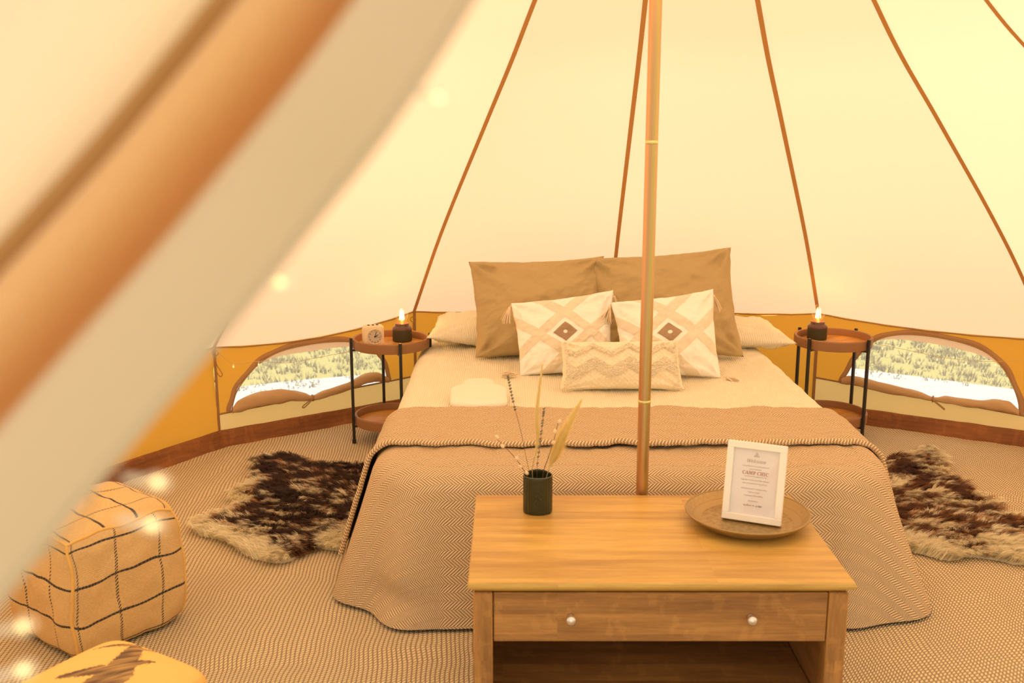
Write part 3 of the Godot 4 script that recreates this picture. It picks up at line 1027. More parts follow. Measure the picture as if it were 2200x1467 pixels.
func build_bed() -> void:
	var bed := thing("bed", "double bed with a pale mattress hidden under beige covers, behind the pole", "bed", Vector3(BED_X, 0, -4.0))
	var bb := MB.new()
	bb.box(Vector3(-0.70, 0.03, -0.98), Vector3(0.70, 0.23, 0.92), 0.01)
	part("base", bb, M.dark, bed)
	bb = MB.new()
	bb.box(Vector3(-0.76, 0.235, -1.0), Vector3(0.76, 0.428, 0.99), 0.05)
	part("mattress", bb, M.mattress, bed)
	for s in [[-1, -1], [1, -1], [-1, 1], [1, 1]]:
		bb = MB.new()
		bb.box(Vector3(s[0] * 0.62 - 0.03, 0.0, s[1] * 0.85 - 0.03), Vector3(s[0] * 0.62 + 0.03, 0.032, s[1] * 0.85 + 0.03), 0.004)
		part("foot", bb, M.dark, bed)
	# pale waffle bedspread over the head two thirds
	var sp := MB.new()
	sp.grid(150, 70, func(u: float, w: float): return drape((u - 0.5) * 2.0 * (BED_A + 0.50), lerpf(-3.62, -5.02, w), -0.006), func(u: float, w: float): return Vector2((u - 0.5) * 2.5 / 0.036, w * 1.40 / 0.056))
	whole("bedspread", sp, M.waf, "pale beige waffle bedspread covering the upper part of the bed", "bedspread")
	# herringbone throw: lower layer to the floor, upper layer folded back over it
	var th := thing("herringbone_throw", "taupe and cream herringbone throw draped over the foot of the bed", "throw", Vector3.ZERO)
	var uvh := func(fx: float, fz: float) -> Vector2: return Vector2(fx / 0.055, fz / 0.05)
	var lm := MB.new()
	var rc := 0.16
	var xe := func(z: float) -> float:
		var q := z - (BED_F - rc)
		return BED_A if q <= 0.0 else BED_A - rc + sqrt(maxf(0.0, rc * rc - q * q))
	lm.grid(330, 60, func(u: float, w: float):
		var z := lerpf(BED_F, -3.66, w * w)
		return drape((u - 0.5) * 2.0 * xe.call(z) * 0.9999, minf(z, BED_F), 0.0), func(u: float, w: float): return uvh.call((u - 0.5) * 2.0 * xe.call(lerpf(BED_F, -3.66, w * w)), lerpf(BED_F, -3.66, w * w)))
	# skirt: path round the foot, by arc length with the corners given more room
	var runs := [0.47, 0.55, 2.0 * (BED_A - rc), 0.55, 0.47]
	var tot := 0.0
	for q in runs: tot += q
	var along := func(u: float) -> Array:   # [point on the edge, outward, corner 0..1, place]
		var f := u * tot
		var k := 0
		while k < 4 and f > runs[k]:
			f -= runs[k]
			k += 1
		f /= runs[k]
		match k:
			0: return [Vector2(-BED_A, lerpf(-3.66, BED_F - rc, f)), Vector2(-1, 0), 0.0, f]
			1: return [Vector2(-BED_A + rc, BED_F - rc) + Vector2(-cos(f * PI / 2), sin(f * PI / 2)) * rc, Vector2(-cos(f * PI / 2), sin(f * PI / 2)), sin(f * PI), f]
			2: return [Vector2(lerpf(-BED_A + rc, BED_A - rc, f), BED_F), Vector2(0, 1), 0.0, f]
			3: return [Vector2(BED_A - rc, BED_F - rc) + Vector2(sin(f * PI / 2), cos(f * PI / 2)) * rc, Vector2(sin(f * PI / 2), cos(f * PI / 2)), sin(f * PI), f]
			_: return [Vector2(BED_A, lerpf(BED_F - rc, -3.66, f)), Vector2(1, 0), 0.0, f]
	lm.grid(330, 60, func(u: float, w: float):
		var e: Array = along.call(u)
		var d := w * 0.524 - 0.012
		var r := 0.09
		var bend := 1.27
		var out := r * sin(minf(d / r, bend)) if d > 0.0 else d
		var fall := r * (1.0 - cos(minf(d / r, bend))) if d > 0.0 else 0.0005
		var rest := maxf(d - r * bend, 0.0)
		out += rest * cos(bend)
		fall += rest * sin(bend)
		var f01 := clampf(fall / 0.42, 0, 1)
		var x: float = e[0].x
		var fold := 0.008 * sin(x * 7.0 + 0.4) + 0.010 * sin(e[0].y * 9.0 + 1.0) * absf(e[1].x)
		# pleats at the two corners, and a tuck low on the near-left one
		if x < 0: fold += e[2] * (0.030 * sin(e[3] * 11.0 - 1.0) + 0.012)
		else: fold += e[2] * (0.026 * sin(e[3] * 10.0 + 2.2) + 0.045)
		fold -= 0.035 * exp(-pow((x + 0.66) / 0.04, 2.0) - pow((w - 0.86) / 0.09, 2.0)) * absf(e[1].y)
		out += fold * pow(f01, 1.3)
		var y := BED_H - fall + (0.006 * wide.get_noise_2d(x * 40.0, e[0].y * 40.0) + 0.003 * wide.get_noise_2d(x * 130.0 + 9.0, e[0].y * 110.0)) * (1.0 - f01)
		if w > 0.9: y += (w - 0.9) * 0.10 * (0.3 + 0.5 * sin(x * 5.0 + 0.7))
		return Vector3(BED_X + x + e[1].x * out, maxf(y, 0.012), e[0].y + e[1].y * out), func(u: float, w: float):
			var e: Array = along.call(u)
			return uvh.call(e[0].x + e[1].x * (w * 0.524 - 0.012), e[0].y + e[1].y * (w * 0.524 - 0.012)))
	part("lower_layer", lm, M.hb, th)
	var um := MB.new()
	var hem_z := func(fx: float) -> float: return -3.225 + 0.03 * cos(fx * 2.2) * 0.6 - 0.03 * smoothstep(0.5, 1.1, absf(fx))
	var upf := func(u: float, w: float) -> Vector3:
		var fx := (u - 0.5) * 2.0 * (BED_A + 0.50)
		var fz := lerpf(hem_z.call(fx), -3.665, w)
		var lift := 0.021 * smoothstep(0.0, 0.10, 1.0 - w) + 0.002 + 0.004 * sin(fx * 5.0 + 1.0) * (1.0 - w)
		return drape(fx, fz, lift)
	um.grid(240, 50, upf, func(u: float, w: float): return uvh.call((u - 0.5) * 2.5, w * 0.44 + 0.01))
	part("folded_layer", um, M.hb, th, "folded-back upper layer")
	var hp := []
	for i in 161:
		hp.push_back(upf.call(i / 160.0, 0.0) + Vector3(0, -0.006, 0.001))
	var hm := MB.new()
	hm.tube(hp, 0.0095, 10, true, 1.0)
	for i in hm.t.size():
		hm.t[i] = Vector2(hm.t[i].y / 0.055, hm.t[i].x * 0.48)
	part("hem", hm, M.hb, th, "thick rolled hem")
	# sleeping pillows at the head
	for s in [0, 1]:
		var x0 := -0.40 if s == 0 else 0.47
		var x1 := 0.30 if s == 0 else 1.335
		var q := [Vector3(x0 + 0.03, 0.548, -5.06), Vector3(x1 - 0.03, 0.548, -5.06), Vector3(x1, 0.508, -4.66), Vector3(x0, 0.508, -4.70)]
		if s == 1: q = [Vector3(x0, 0.525, -5.06), Vector3(x1 - 0.05, 0.525, -5.06), Vector3(x1, 0.488, -4.66), Vector3(x0, 0.505, -4.70)]
		var mb := cushion(q, 0.14, 0.03, 44, 70 + s)
		for i in mb.t.size(): mb.t[i] = Vector2(mb.t[i].x * 0.75 / 0.036, mb.t[i].y * 0.45 / 0.056)
		whole("sleeping_pillow", mb, M.waf, ["flat beige waffle pillow at the bed head, beside the table with the clock", "flat beige waffle pillow at the bed head, beside the table without a clock"][s], "pillow", "pillows at the head of the bed")
	# two large taupe cushions leaning on the canvas
	var big := [[Vector3(-0.200, 0.868, -4.669), Vector3(0.425, 0.892, -4.680), Vector3(0.415, 0.462, -4.487), Vector3(-0.165, 0.455, -4.487)], [Vector3(0.350, 0.885, -4.663), Vector3(1.010, 0.934, -4.684), Vector3(1.045, 0.462, -4.474), Vector3(0.395, 0.460, -4.471)]]
	for s in 2:
		for i in 4: big[s][i].z -= 0.03
		var mb := cushion(big[s], 0.25, 0.06, 70, 80 + s, null, 1.3)
		whole("large_cushion", mb, M.taupe, ["large taupe linen cushion behind the tasselled cushion nearer the clock", "large taupe linen cushion with one raised corner, behind the pole"][s], "cushion", "taupe cushions against the canvas")
	# two tufted diamond cushions with corner tassels
	var wh := [[Vector3(-0.006, 0.738, -4.338), Vector3(0.436, 0.790, -4.372), Vector3(0.424, 0.459, -4.220), Vector3(0.035, 0.451, -4.207)], [Vector3(0.420, 0.750, -4.292), Vector3(0.857, 0.803, -4.322), Vector3(0.872, 0.455, -4.158), Vector3(0.460, 0.459, -4.160)]]
	for s in 2:
		var t := thing("diamond_cushion", ["white cushion with brown diamond and tassels, on the clock side of the pole", "white cushion with brown diamond and tassels, partly hidden by the pole"][s], "cushion", Vector3.ZERO, 0.0, "tufted diamond cushions")
		for i in 4: wh[s][i].z += 0.01
		var relief := func(u: float, w: float) -> float:
			var q: Vector3 = diamond(u - 0.5, w - 0.5)
			return (q.x + q.y) * (0.005 + 0.0025 * fine.get_noise_2d(u * 130.0, w * 130.0))
		var mb := cushion(wh[s], 0.16, 0.05, 96, 90 + s, relief)
		part("cover", mb, M.diam, t)
		var c: Array = wh[s]
		part("tassel", tassel(c[0] + Vector3(0, -0.01, -0.01), Vector3(-0.35, -1, 0.3), 0.055, 3 + s), M.tassel, t)
		part("tassel", tassel(c[1] + Vector3(0.002, -0.02, -0.02), Vector3(0.28, -1, 0.0), 0.055, 13 + s), M.tassel, t)
		part("tassel", tassel(c[2] + Vector3(0.004, 0.012, 0.03), Vector3(0.9, -0.12, 0.5), 0.045, 23 + s), M.tassel, t)
		part("tassel", tassel(c[3] + Vector3(-0.006, 0.014, 0.02), Vector3(-1.0, -0.03, 0.25), 0.055, 33 + s), M.tassel, t)
	# small rectangular tufted cushion
	var lq := [Vector3(0.196, 0.637, -4.015), Vector3(0.668, 0.642, -4.021), Vector3(0.684, 0.458, -3.945), Vector3(0.193, 0.458, -3.945)]
	var zig := func(u: float, w: float) -> float:
		var tri := absf(fposmod(u * 3.3 + 0.15, 1.0) - 0.5) * 2.0
		var a := absf(w - (0.30 + 0.22 * tri))
		var b := absf(w - (0.70 + 0.20 * tri))
		var k := 1.0 - smoothstep(0.12, 0.14, a)
		k = maxf(k, 1.0 - smoothstep(0.05, 0.065, b))
		k = maxf(k, 1.0 - smoothstep(0.03, 0.06, minf(u, 1.0 - u)))
		return k
	var lrel := func(u: float, w: float) -> float:
		var k: float = zig.call(u, w)
		return k * (0.013 + 0.006 * fine.get_noise_2d(u * 70.0, w * 30.0)) + (1.0 - k) * 0.0025 * sin(u * 150.0) * sin(w * 70.0)
	var lb := cushion(lq, 0.14, 0.035, 190, 101, lrel, 0.6)
	whole("lumbar_cushion", lb, M.lumbar, "small oblong cream cushion with tufted zigzags, in front of the others", "cushion")
	# fleecy hot water bottle lying on the bed
	var hb := MB.new()
	var outline := func(w: float) -> float:   # half width along the bottle, foot to neck
		if w < 0.10: return 0.110 * sqrt(1.0 - pow((0.10 - w) / 0.10, 2.0) * 0.35)
		if w < 0.60: return 0.112 - 0.004 * sin(w * 5.0)
		if w < 0.74: return lerpf(0.109, 0.060, smoothstep(0.60, 0.74, w))
		return 0.060 + 0.006 * sin((w - 0.74) / 0.26 * PI)
	hb.grid(40, 44, func(u: float, w: float):
		var an: float = u * TAU
		var ww := 0.5 - 0.5 * cos(w * PI)
		var hw: float = outline.call(ww)
		var endc := pow(maxf(0.0, 1.0 - pow(absf(ww - 0.5) * 2.0, 8.0)), 0.35)
		var x := signf(cos(an)) * pow(absf(cos(an)), 0.55) * hw * maxf(endc, 0.0001)
		var th2 := (0.022 if ww < 0.68 else 0.016) * endc
		var y := signf(sin(an)) * pow(absf(sin(an)), 0.8) * th2
		var nn := 0.002 * fine.get_noise_2d(x * 200.0, ww * 40.0)
		return Vector3(x, 0.024 + y + nn, -ww * 0.40 + 0.20), null, true)
	var ho := whole("hot_water_bottle", hb, M.fleece, "white fleece-covered hot water bottle lying flat on the bedspread", "hot water bottle")
	ho.position = Vector3(-0.128, BED_H - 0.003, -3.825)
	ho.rotation.y = 0.03

# ---------------------------------------------------------------- coffee table and what stands on it
func build_table() -> void:
	var t := thing("coffee_table", "oak coffee table with a wide drawer and open shelf below", "table", Vector3(0.346, 0, -2.477))
	var mb := MB.new()
	# moulded top: profile run round the edge
	var hx := 0.449
	var hz := 0.287
	var prof := [Vector2(-0.02, 0.432), Vector2(-0.014, 0.438), Vector2(-0.012, 0.442), Vector2(-0.004, 0.4425), Vector2(-0.001, 0.446), Vector2(0.0, 0.451), Vector2(-0.001, 0.457), Vector2(-0.004, 0.460)]
	for k in prof.size() - 1:
		var a: Vector2 = prof[k]
		var b: Vector2 = prof[k + 1]
		var ring := func(p: Vector2) -> Array: return [Vector3(-hx - p.x, p.y, hz + p.x), Vector3(hx + p.x, p.y, hz + p.x), Vector3(hx + p.x, p.y, -hz - p.x), Vector3(-hx - p.x, p.y, -hz - p.x)]
		var ra: Array = ring.call(a)
		var rb: Array = ring.call(b)
		for i in 4:
			mb.face([ra[i], ra[(i + 1) % 4], rb[(i + 1) % 4], rb[i]], Vector3(0, 0.447, 0), 0 if i % 2 == 0 else 2)
	var e := 0.004
	mb.face([Vector3(-hx + e, 0.46, hz - e), Vector3(hx - e, 0.46, hz - e), Vector3(hx - e, 0.46, -hz + e), Vector3(-hx + e, 0.46, -hz + e)], Vector3.ZERO, 0)
	mb.face([Vector3(-hx + 0.02, 0.432, hz - 0.02), Vector3(hx - 0.02, 0.432, hz - 0.02), Vector3(hx - 0.02, 0.432, -hz + 0.02), Vector3(-hx + 0.02, 0.432, -hz + 0.02)], Vector3(0, 1, 0), 0)
	for i in mb.t.size(): mb.t[i] = Vector2(mb.t[i].x + 0.5, mb.t[i].y * 1.6 + 0.5)
	part("tabletop", mb, M.oak, t)
	var legm := func(sx: float, sz: float) -> MB:
		var m := MB.new()
		m.box(Vector3(sx * 0.414 - 0.0225, 0.0, sz * 0.255 - 0.0225), Vector3(sx * 0.414 + 0.0225, 0.4315, sz * 0.255 + 0.0225), 0.003, 1)
		return m
	for s in [[-1, 1], [1, 1], [-1, -1], [1, -1]]:
		part("leg", legm.call(s[0], s[1]), M.oakgrey, t)
	for s in [-1, 1]:
		mb = MB.new()
		mb.box(Vector3(s * 0.414 - 0.009, 0.10, -0.2320), Vector3(s * 0.414 + 0.009, 0.4315, 0.2320), 0.001, 2)
		part("side_panel", mb, M.oakgrey, t)
	mb = MB.new()
	mb.box(Vector3(-0.391, 0.10, -0.262), Vector3(0.391, 0.4315, -0.248), 0.001, 0)
	part("back_panel", mb, M.oakgrey, t)
	mb = MB.new()
	mb.box(Vector3(-0.404, 0.100, -0.247), Vector3(0.404, 0.118, 0.2325), 0.002, 0)
	part("shelf", mb, M.oakgrey, t)
	var dr := Node3D.new()
	dr.name = "drawer"
	t.add_child(dr, true)
	mb = MB.new()
	mb.box(Vector3(-0.389, 0.3065, 0.253), Vector3(0.3895, 0.4295, 0.2725), 0.002, 0)
	for i in mb.t.size(): mb.t[i] = mb.t[i] * Vector2(1, 1.6) + Vector2(0.5, 0.31)
	part("drawer_front", mb, M.oakgrey, dr)
	mb = MB.new()
	mb.box(Vector3(-0.380, 0.312, -0.22), Vector3(0.380, 0.424, 0.2525), 0.002, 0)
	part("drawer_box", mb, M.oakgrey, dr)
	for x in [-0.209, 0.211]:
		mb = MB.new()
		mb.lathe([Vector2(0.0001, 0.0), Vector2(0.0085, 0.0), Vector2(0.0075, 0.003), Vector2(0.0055, 0.006), Vector2(0.0055, 0.010), Vector2(0.0085, 0.0125), Vector2(0.0115, 0.016), Vector2(0.0125, 0.020), Vector2(0.0112, 0.0245), Vector2(0.007, 0.0275), Vector2(0.0001, 0.0285)], 28)
		var o := part("knob", mb, M.knob, dr, "brushed metal knob")
		o.transform = Transform3D(Basis(Vector3.RIGHT, PI / 2), Vector3(x, 0.3695, 0.2725))
	# vase
	var v := thing("vase", "dark green glazed fluted vase holding dried stems", "vase", Vector3(0.070, 0.4603, -2.640))
	mb = MB.new()
	var vr := func(an: float) -> float:
		# three broad faces with two narrow ribs between them
		var f := fposmod(an / TAU * 3.0 + 0.5, 1.0) - 0.5
		var r := 0.0392 * (1.0 - 0.06 * cos(f * TAU * 1.0))
		var q := absf(absf(f) - 0.40)
		return r - 0.0022 * exp(-pow((q - 0.03) / 0.012, 2.0))
	var vprof := [[0.90, 0.0], [0.97, 0.001], [0.995, 0.004], [1.0, 0.012], [1.0, 0.098], [0.995, 0.1035], [0.975, 0.1055], [0.945, 0.1045], [0.92, 0.100], [0.90, 0.02], [0.0, 0.012]]
	mb.grid(120, 10, func(u: float, w: float):
		var q: Array = vprof[roundi(w * 10)]
		var r: float = vr.call(u * TAU) * q[0]
		return Vector3(sin(u * TAU) * r, q[1], cos(u * TAU) * r), null, true)
	part("body", mb, M.vase, v)
	for side in [-1.0, 1.0]:  # pale lines painted as highlights on the ribs
		for dd in [-0.025, 0.025]:
			mb = MB.new()
			var an: float = side * TAU / 6.0 * 0.80 + side * dd * 3.4
			var r: float = vr.call(an) - 0.0002
			mb.tube([Vector3(sin(an) * r, 0.006, cos(an) * r), Vector3(sin(an) * r, 0.05, cos(an) * r), Vector3(sin(an) * r, 0.101, cos(an) * r)], 0.0007, 6)
			part("rib_highlight", mb, M.vaserim, v, "thin pale line painting the highlight on a rib")
	mb = MB.new()
	var rimp := []
	for i in 97:
		var an := i * TAU / 96
		var r: float = vr.call(an) * 0.972
		rimp.push_back(Vector3(sin(an) * r, 0.1055, cos(an) * r))
	mb.tube(rimp, 0.0009, 6, false)
	part("rim", mb, M.vaserim, v)
	mb = MB.new()
	var fp := func(x: float, y: float) -> Vector3: return Vector3(x, y, sqrt(maxf(0.0, 0.0372 * 0.0372 - x * x)) + 0.0002)
	mb.tube(smooth_curve([fp.call(-0.006, 0.032), fp.call(0.000, 0.044), fp.call(0.003, 0.058), fp.call(0.007, 0.070), fp.call(0.015, 0.086)], 20), 0.0008, 6)
	for l in [[-0.006, 0.040, 0.5], [0.006, 0.046, -0.7], [-0.004, 0.054, 0.6], [0.010, 0.058, -0.5], [0.001, 0.066, 0.5], [0.013, 0.070, -0.4], [0.008, 0.079, 0.6], [0.018, 0.084, -0.6]]:
		var c: Vector3 = fp.call(l[0], l[1])
		mb.blob(c, Vector3(0.0022, 0.006, 0.0012), 10, 6, Basis(Vector3(0, 0, 1), -l[2]))
	part("leaf_relief", mb, M.vase, v, "raised leafy sprig")
	# dried stems
	var bz := -2.640
	willow("willow_stem", "leaning willow stem with five pale buds, left side of the vase", [Vector3(0.070, 0.50, bz), Vector3(0.035, 0.575, bz + 0.01), Vector3(0.005, 0.626, bz + 0.03), Vector3(-0.043, 0.682, bz + 0.04)], [0.985, 0.84, 0.60, 0.45, 0.32])
	willow("willow_stem", "upright dark willow stem with three pale buds, beside the wide plume", [Vector3(0.078, 0.50, bz), Vector3(0.085, 0.57, bz), Vector3(0.098, 0.617, bz + 0.01), Vector3(0.112, 0.67, bz + 0.02), Vector3(0.124, 0.722, bz + 0.02)], [0.97, 0.84, 0.72])
	lavender("lavender_stem", "tall thin lavender stem leaning towards the hot water bottle", [Vector3(0.072, 0.50, bz), Vector3(0.047, 0.575, bz + 0.005), Vector3(0.023, 0.695, bz + 0.02), Vector3(0.005, 0.77, bz + 0.03), Vector3(-0.011, 0.850, bz + 0.04)], 12, 0.70)
	lavender("lavender_stem", "short straight lavender stem in the middle of the vase", [Vector3(0.070, 0.50, bz), Vector3(0.068, 0.58, bz), Vector3(0.076, 0.67, bz + 0.02), Vector3(0.085, 0.757, bz + 0.025)], 16, 0.42)
	plume("grass_plume", "tall narrow cream grass plume standing upright in the vase", [Vector3(0.066, 0.50, bz), Vector3(0.055, 0.575, bz), Vector3(0.068, 0.66, bz + 0.01), Vector3(0.066, 0.745, bz + 0.02), Vector3(0.078, 0.866, bz + 0.03)], 0.0075, 0.36, 4)
	plume("grass_plume", "wide fluffy cream grass plume leaning right out of the vase", [Vector3(0.078, 0.50, bz), Vector3(0.100, 0.582, bz + 0.005), Vector3(0.118, 0.63, bz + 0.012), Vector3(0.140, 0.69, bz + 0.02), Vector3(0.177, 0.770, bz + 0.03)], 0.024, 0.26, 5)
	# tray
	var tr := thing("brass_tray", "round aged brass tray with an engraved rim under the white frame", "tray", Vector3(0.622, 0.4603, -2.553))
	mb = MB.new()
	mb.lathe([Vector2(0.120, 0.009), Vector2(0.06, 0.0085), Vector2(0.0001, 0.0085)], 72)
	for i in mb.t.size(): mb.t[i] = Vector2(mb.v[i].x, mb.v[i].z) * 4.0
	part("tray_floor", mb, M.brass, tr)
	mb = MB.new()
	mb.lathe([Vector2(0.1605, 0.0345), Vector2(0.1585, 0.036), Vector2(0.156, 0.034), Vector2(0.146, 0.024), Vector2(0.133, 0.014), Vector2(0.120, 0.009)], 96)
	for i in mb.t.size(): mb.t[i].y = 1.0 - mb.t[i].y
	part("engraved_rim", mb, M.brassrim, tr, "engraved sloping rim")
	mb = MB.new()
	mb.lathe([Vector2(0.0001, 0.002), Vector2(0.095, 0.001), Vector2(0.110, 0.003), Vector2(0.128, 0.007), Vector2(0.148, 0.020), Vector2(0.1605, 0.031), Vector2(0.163, 0.0345), Vector2(0.162, 0.037), Vector2(0.1595, 0.0375), Vector2(0.1582, 0.036)], 96)
	part("underside", mb, M.brass, tr)
	mb = MB.new()
	mb.lathe([Vector2(0.085, 0.0), Vector2(0.090, 0.0), Vector2(0.091, 0.0025), Vector2(0.084, 0.0025)], 48)
	part("foot_ring", mb, M.brass, tr)
	picture_frame()

func willow(called: String, label: String, pts: Array, buds: Array) -> void:
	var p := smooth_curve(pts, 30)
	var t := thing(called, label, "dried stem", Vector3.ZERO, 0.0, "dried stems in the vase")
	var mb := MB.new()
	var rad := []
	for i in 31: rad.push_back(lerpf(0.0013, 0.0007, i / 30.0))
	mb.tube(p, rad, 6)
	part("twig", mb, M.stem, t)
	for k in buds.size():
		var i := int(buds[k] * 30)
		var d: Vector3 = (p[mini(i + 1, 30)] - p[maxi(i - 1, 0)]).normalized()
		var side := d.cross(Vector3(0, 0, 1)).normalized() * (1.0 if k % 2 == 0 else -1.0)
		var bm := MB.new()
		var b := Basis(d.cross(Vector3(0, 0, 1)).normalized(), d, Vector3(0, 0, 1)).orthonormalized()
		bm.blob(p[i] + side * 0.003 + d * 0.003, Vector3(0.0052, 0.0070, 0.0052), 12, 8, b)
		part("bud", bm, M.bud, t)

func lavender(called: String, label: String, pts: Array, n: int, from: float) -> void:
	var p := smooth_curve(pts, 40)
	var t := thing(called, label, "dried stem", Vector3.ZERO, 0.0, "dried stems in the vase")
	var mb := MB.new()
	mb.tube(p, 0.0006, 5)
	part("stalk", mb, M.stem, t)
	var fm := MB.new()
	for k in n:
		var f := lerpf(from, 1.0, pow(k / float(n - 1), 0.8))
		var i := int(f * 40)
		for s in [-1, 1]:
			fm.blob(p[i] + Vector3(s * 0.0016, 0.001 * s, 0.001 * s), Vector3(0.0019, 0.0030, 0.0019), 6, 5, Basis(Vector3(0, 0, 1), s * -0.5))
	part("flowers", fm, M.lav, t).set_meta("kind", "stuff")

func plume(called: String, label: String, pts: Array, width: float, from: float, sd: int) -> void:
	var p := smooth_curve(pts, 60)
	var t := thing(called, label, "dried grass", Vector3.ZERO, 0.0, "dried stems in the vase")
	var mb := MB.new()
	mb.tube(p, 0.0011, 6)
	part("stalk", mb, M.stalk, t)
	var rng := RandomNumberGenerator.new()
	rng.seed = sd
	var fm := MB.new()
	var body := MB.new()
	var rad := []
	var sub := []
	for i in range(int(from * 60), 61):
		var q := (i / 60.0 - from) / (1.0 - from)
		sub.push_back(p[i])
		rad.push_back(maxf(0.0006, width * 0.22 * pow(sin(PI * pow(clampf(q, 0.0, 1.0), 0.75)), 0.75)))
	body.tube(sub, rad, 12)
	part("plume", body, M.plume, t)
	for k in 7500:
		var q := pow(rng.randf(), 0.9)
		var i := int(lerpf(from, 0.99, q) * 60)
		var d: Vector3 = (p[mini(i + 2, 60)] - p[maxi(i - 2, 0)]).normalized()
		var r := width * pow(sin(PI * pow(clampf(q, 0.02, 0.98), 0.75)), 0.7)
		var an := rng.randf() * TAU
		var x := d.cross(Vector3(0, 0, 1)).normalized()
		var o: Vector3 = x * cos(an) + d.cross(x) * sin(an)
		var b: Vector3 = p[i] + o * r * 0.15 * rng.randf()
		var e := b + o * r * sqrt(rng.randf()) + d * rng.randf_range(0.012, 0.028) + Vector3(rng.randf_range(-1, 1), rng.randf_range(-1, 1), rng.randf_range(-1, 1)) * 0.0015
		var s := o.cross(d).normalized() * 0.0005
		var f := fm.v.size()
		fm.vert(b - s); fm.vert(b + s); fm.vert(e)
		fm.tri(f, f + 2, f + 1)
	part("plume_hair", fm, M.plume, t).set_meta("kind", "stuff")

func text(s: String, size: float, font: Font) -> TextMesh:
	var tm := TextMesh.new()
	tm.text = s
	tm.font = font
	tm.font_size = 32
	tm.pixel_size = size / 32.0
	tm.depth = 0.0004
	tm.curve_step = 1.0
	return tm

func picture_frame() -> void:
	var bl := Vector3(0.5585, 0.4715, -2.566)
	var br := Vector3(0.6995, 0.4715, -2.504)
	var x := (br - bl).normalized()
	var back := Vector3(x.z, 0, -x.x)
	if back.z > 0: back = -back
	var y := (Vector3.UP + back * 0.22 + x * 0.012).normalized()
	var z := x.cross(y).normalized()
	y = z.cross(x).normalized()
	var f := thing("picture_frame", "white framed welcome notice standing on the brass tray", "picture frame", bl)
	f.transform = Transform3D(Basis(x, y, z), bl)
	var W := 0.154
	var H := 0.208
	var b := 0.0175
	var mb := MB.new()
	for q in [[0.0, 0.0, W, b, 0], [0.0, H - b, W, H, 0], [0.0, b, b, H - b, 1], [W - b, b, W, H - b, 1]]:
		mb.box(Vector3(q[0], q[1], -0.008), Vector3(q[2], q[3], 0.010), 0.0012, q[4])
	part("frame", mb, M.frame, f)
	mb = MB.new()
	mb.box(Vector3(b, b, -0.004), Vector3(W - b, H - b, 0.001), 0.0002)
	part("print", mb, M.print, f, "printed pale notice")
	mb = MB.new()
	mb.box(Vector3(0.004, 0.004, -0.0105), Vector3(W - 0.004, H - 0.004, -0.0082), 0.0005)
	part("backboard", mb, M.dark, f)
	mb = MB.new()
	mb.box(Vector3(W * 0.35, 0.0, -0.003), Vector3(W * 0.65, 0.15, 0.0), 0.0008)
	var st := part("easel_stand", mb, M.dark, f)
	st.transform = Transform3D(Basis(Vector3.RIGHT, 0.36), Vector3(0, 0.012, -0.062))
	mb = MB.new()
	mb.box(Vector3(b, b, 0.0032), Vector3(W - b, H - b, 0.0040), 0.0001)
	part("glass", mb, M.glass, f)
	var serif := SystemFont.new()
	serif.font_names = PackedStringArray(["Droid Serif"])
	var serifb := SystemFont.new()
	serifb.font_names = PackedStringArray(["Droid Serif"])
	serifb.font_weight = 700
	var put := func(s: String, h: float, py: float, m: Material, fnt: Font, slant := 0.0) -> void:
		var o := part("lettering", text(s, h, fnt), m, f)
		o.transform = Transform3D(Basis(Vector3(1, 0, 0), Vector3(slant, 1, 0), Vector3(0, 0, 1)), Vector3(W / 2, py, 0.0014))
	put.call("CAMP CHIC", 0.0118, 0.1275, M.inkred, serifb)
	put.call("Welcome", 0.0115, 0.1590, M.ink, serif, 0.25)
	# small emblem: a tent on a line
	mb = MB.new()
	var zz := 0.0016
	for s in [[-0.006, 0.0, 0.0, 0.011], [0.006, 0.0, 0.0, 0.011], [-0.008, 0.0, 0.008, 0.0], [-0.002, 0.0, 0.0, 0.006], [0.002, 0.0, 0.0, 0.006]]:
		mb.tube([Vector3(W / 2 + s[0], 0.1715 + s[1], zz), Vector3(W / 2 + s[2], 0.1715 + s[3], zz)], 0.0004, 5)
	part("emblem", mb, M.ink, f)
	# lines of script too small to read: fine running strokes
	var rows := [[0.0, 0.1455, 0.070], [-0.001, 0.1375, 0.032], [0.0, 0.1185, 0.056], [0.0, 0.1090, 0.074], [0.0, 0.1000, 0.064], [0.0, 0.0860, 0.068], [0.0, 0.0770, 0.030], [0.0, 0.0680, 0.048], [0.0, 0.0540, 0.026]]
	var rng := RandomNumberGenerator.new()
	rng.seed = 8
	for r in rows:
		scribble(f, W / 2 + r[0] - r[2] / 2, r[1], r[2], 0.0017, 0.00019, rng)
	scribble(f, W / 2 - 0.024, 0.0420, 0.020, 0.0024, 0.0004, rng)
	scribble(f, W / 2 - 0.001, 0.0425, 0.005, 0.0024, 0.0004, rng)
	scribble(f, W / 2 + 0.008, 0.0420, 0.016, 0.0024, 0.0004, rng)

func scribble(f: Node3D, x0: float, y0: float, w: float, h: float, r: float, rng: RandomNumberGenerator) -> void:
	var mb := MB.new()
	var n := int(w / (h * 0.55))
	var path := []
	var word := 4
	for i in n + 1:
		var up := (1.0 if i % 2 == 0 else -1.0) * h * rng.randf_range(0.4, 1.0)
		if rng.randf() < 0.12: up *= 1.8
		path.push_back(Vector3(x0 + w * i / n, y0 + up, 0.0015))
		word -= 1
		if word <= 0 or i == n:
			if path.size() > 1: mb.tube(smooth_curve(path, path.size() * 2), r, 4, false)
			path = []
			word = rng.randi_range(5, 11)
	part("script_line", mb, M.ink, f)

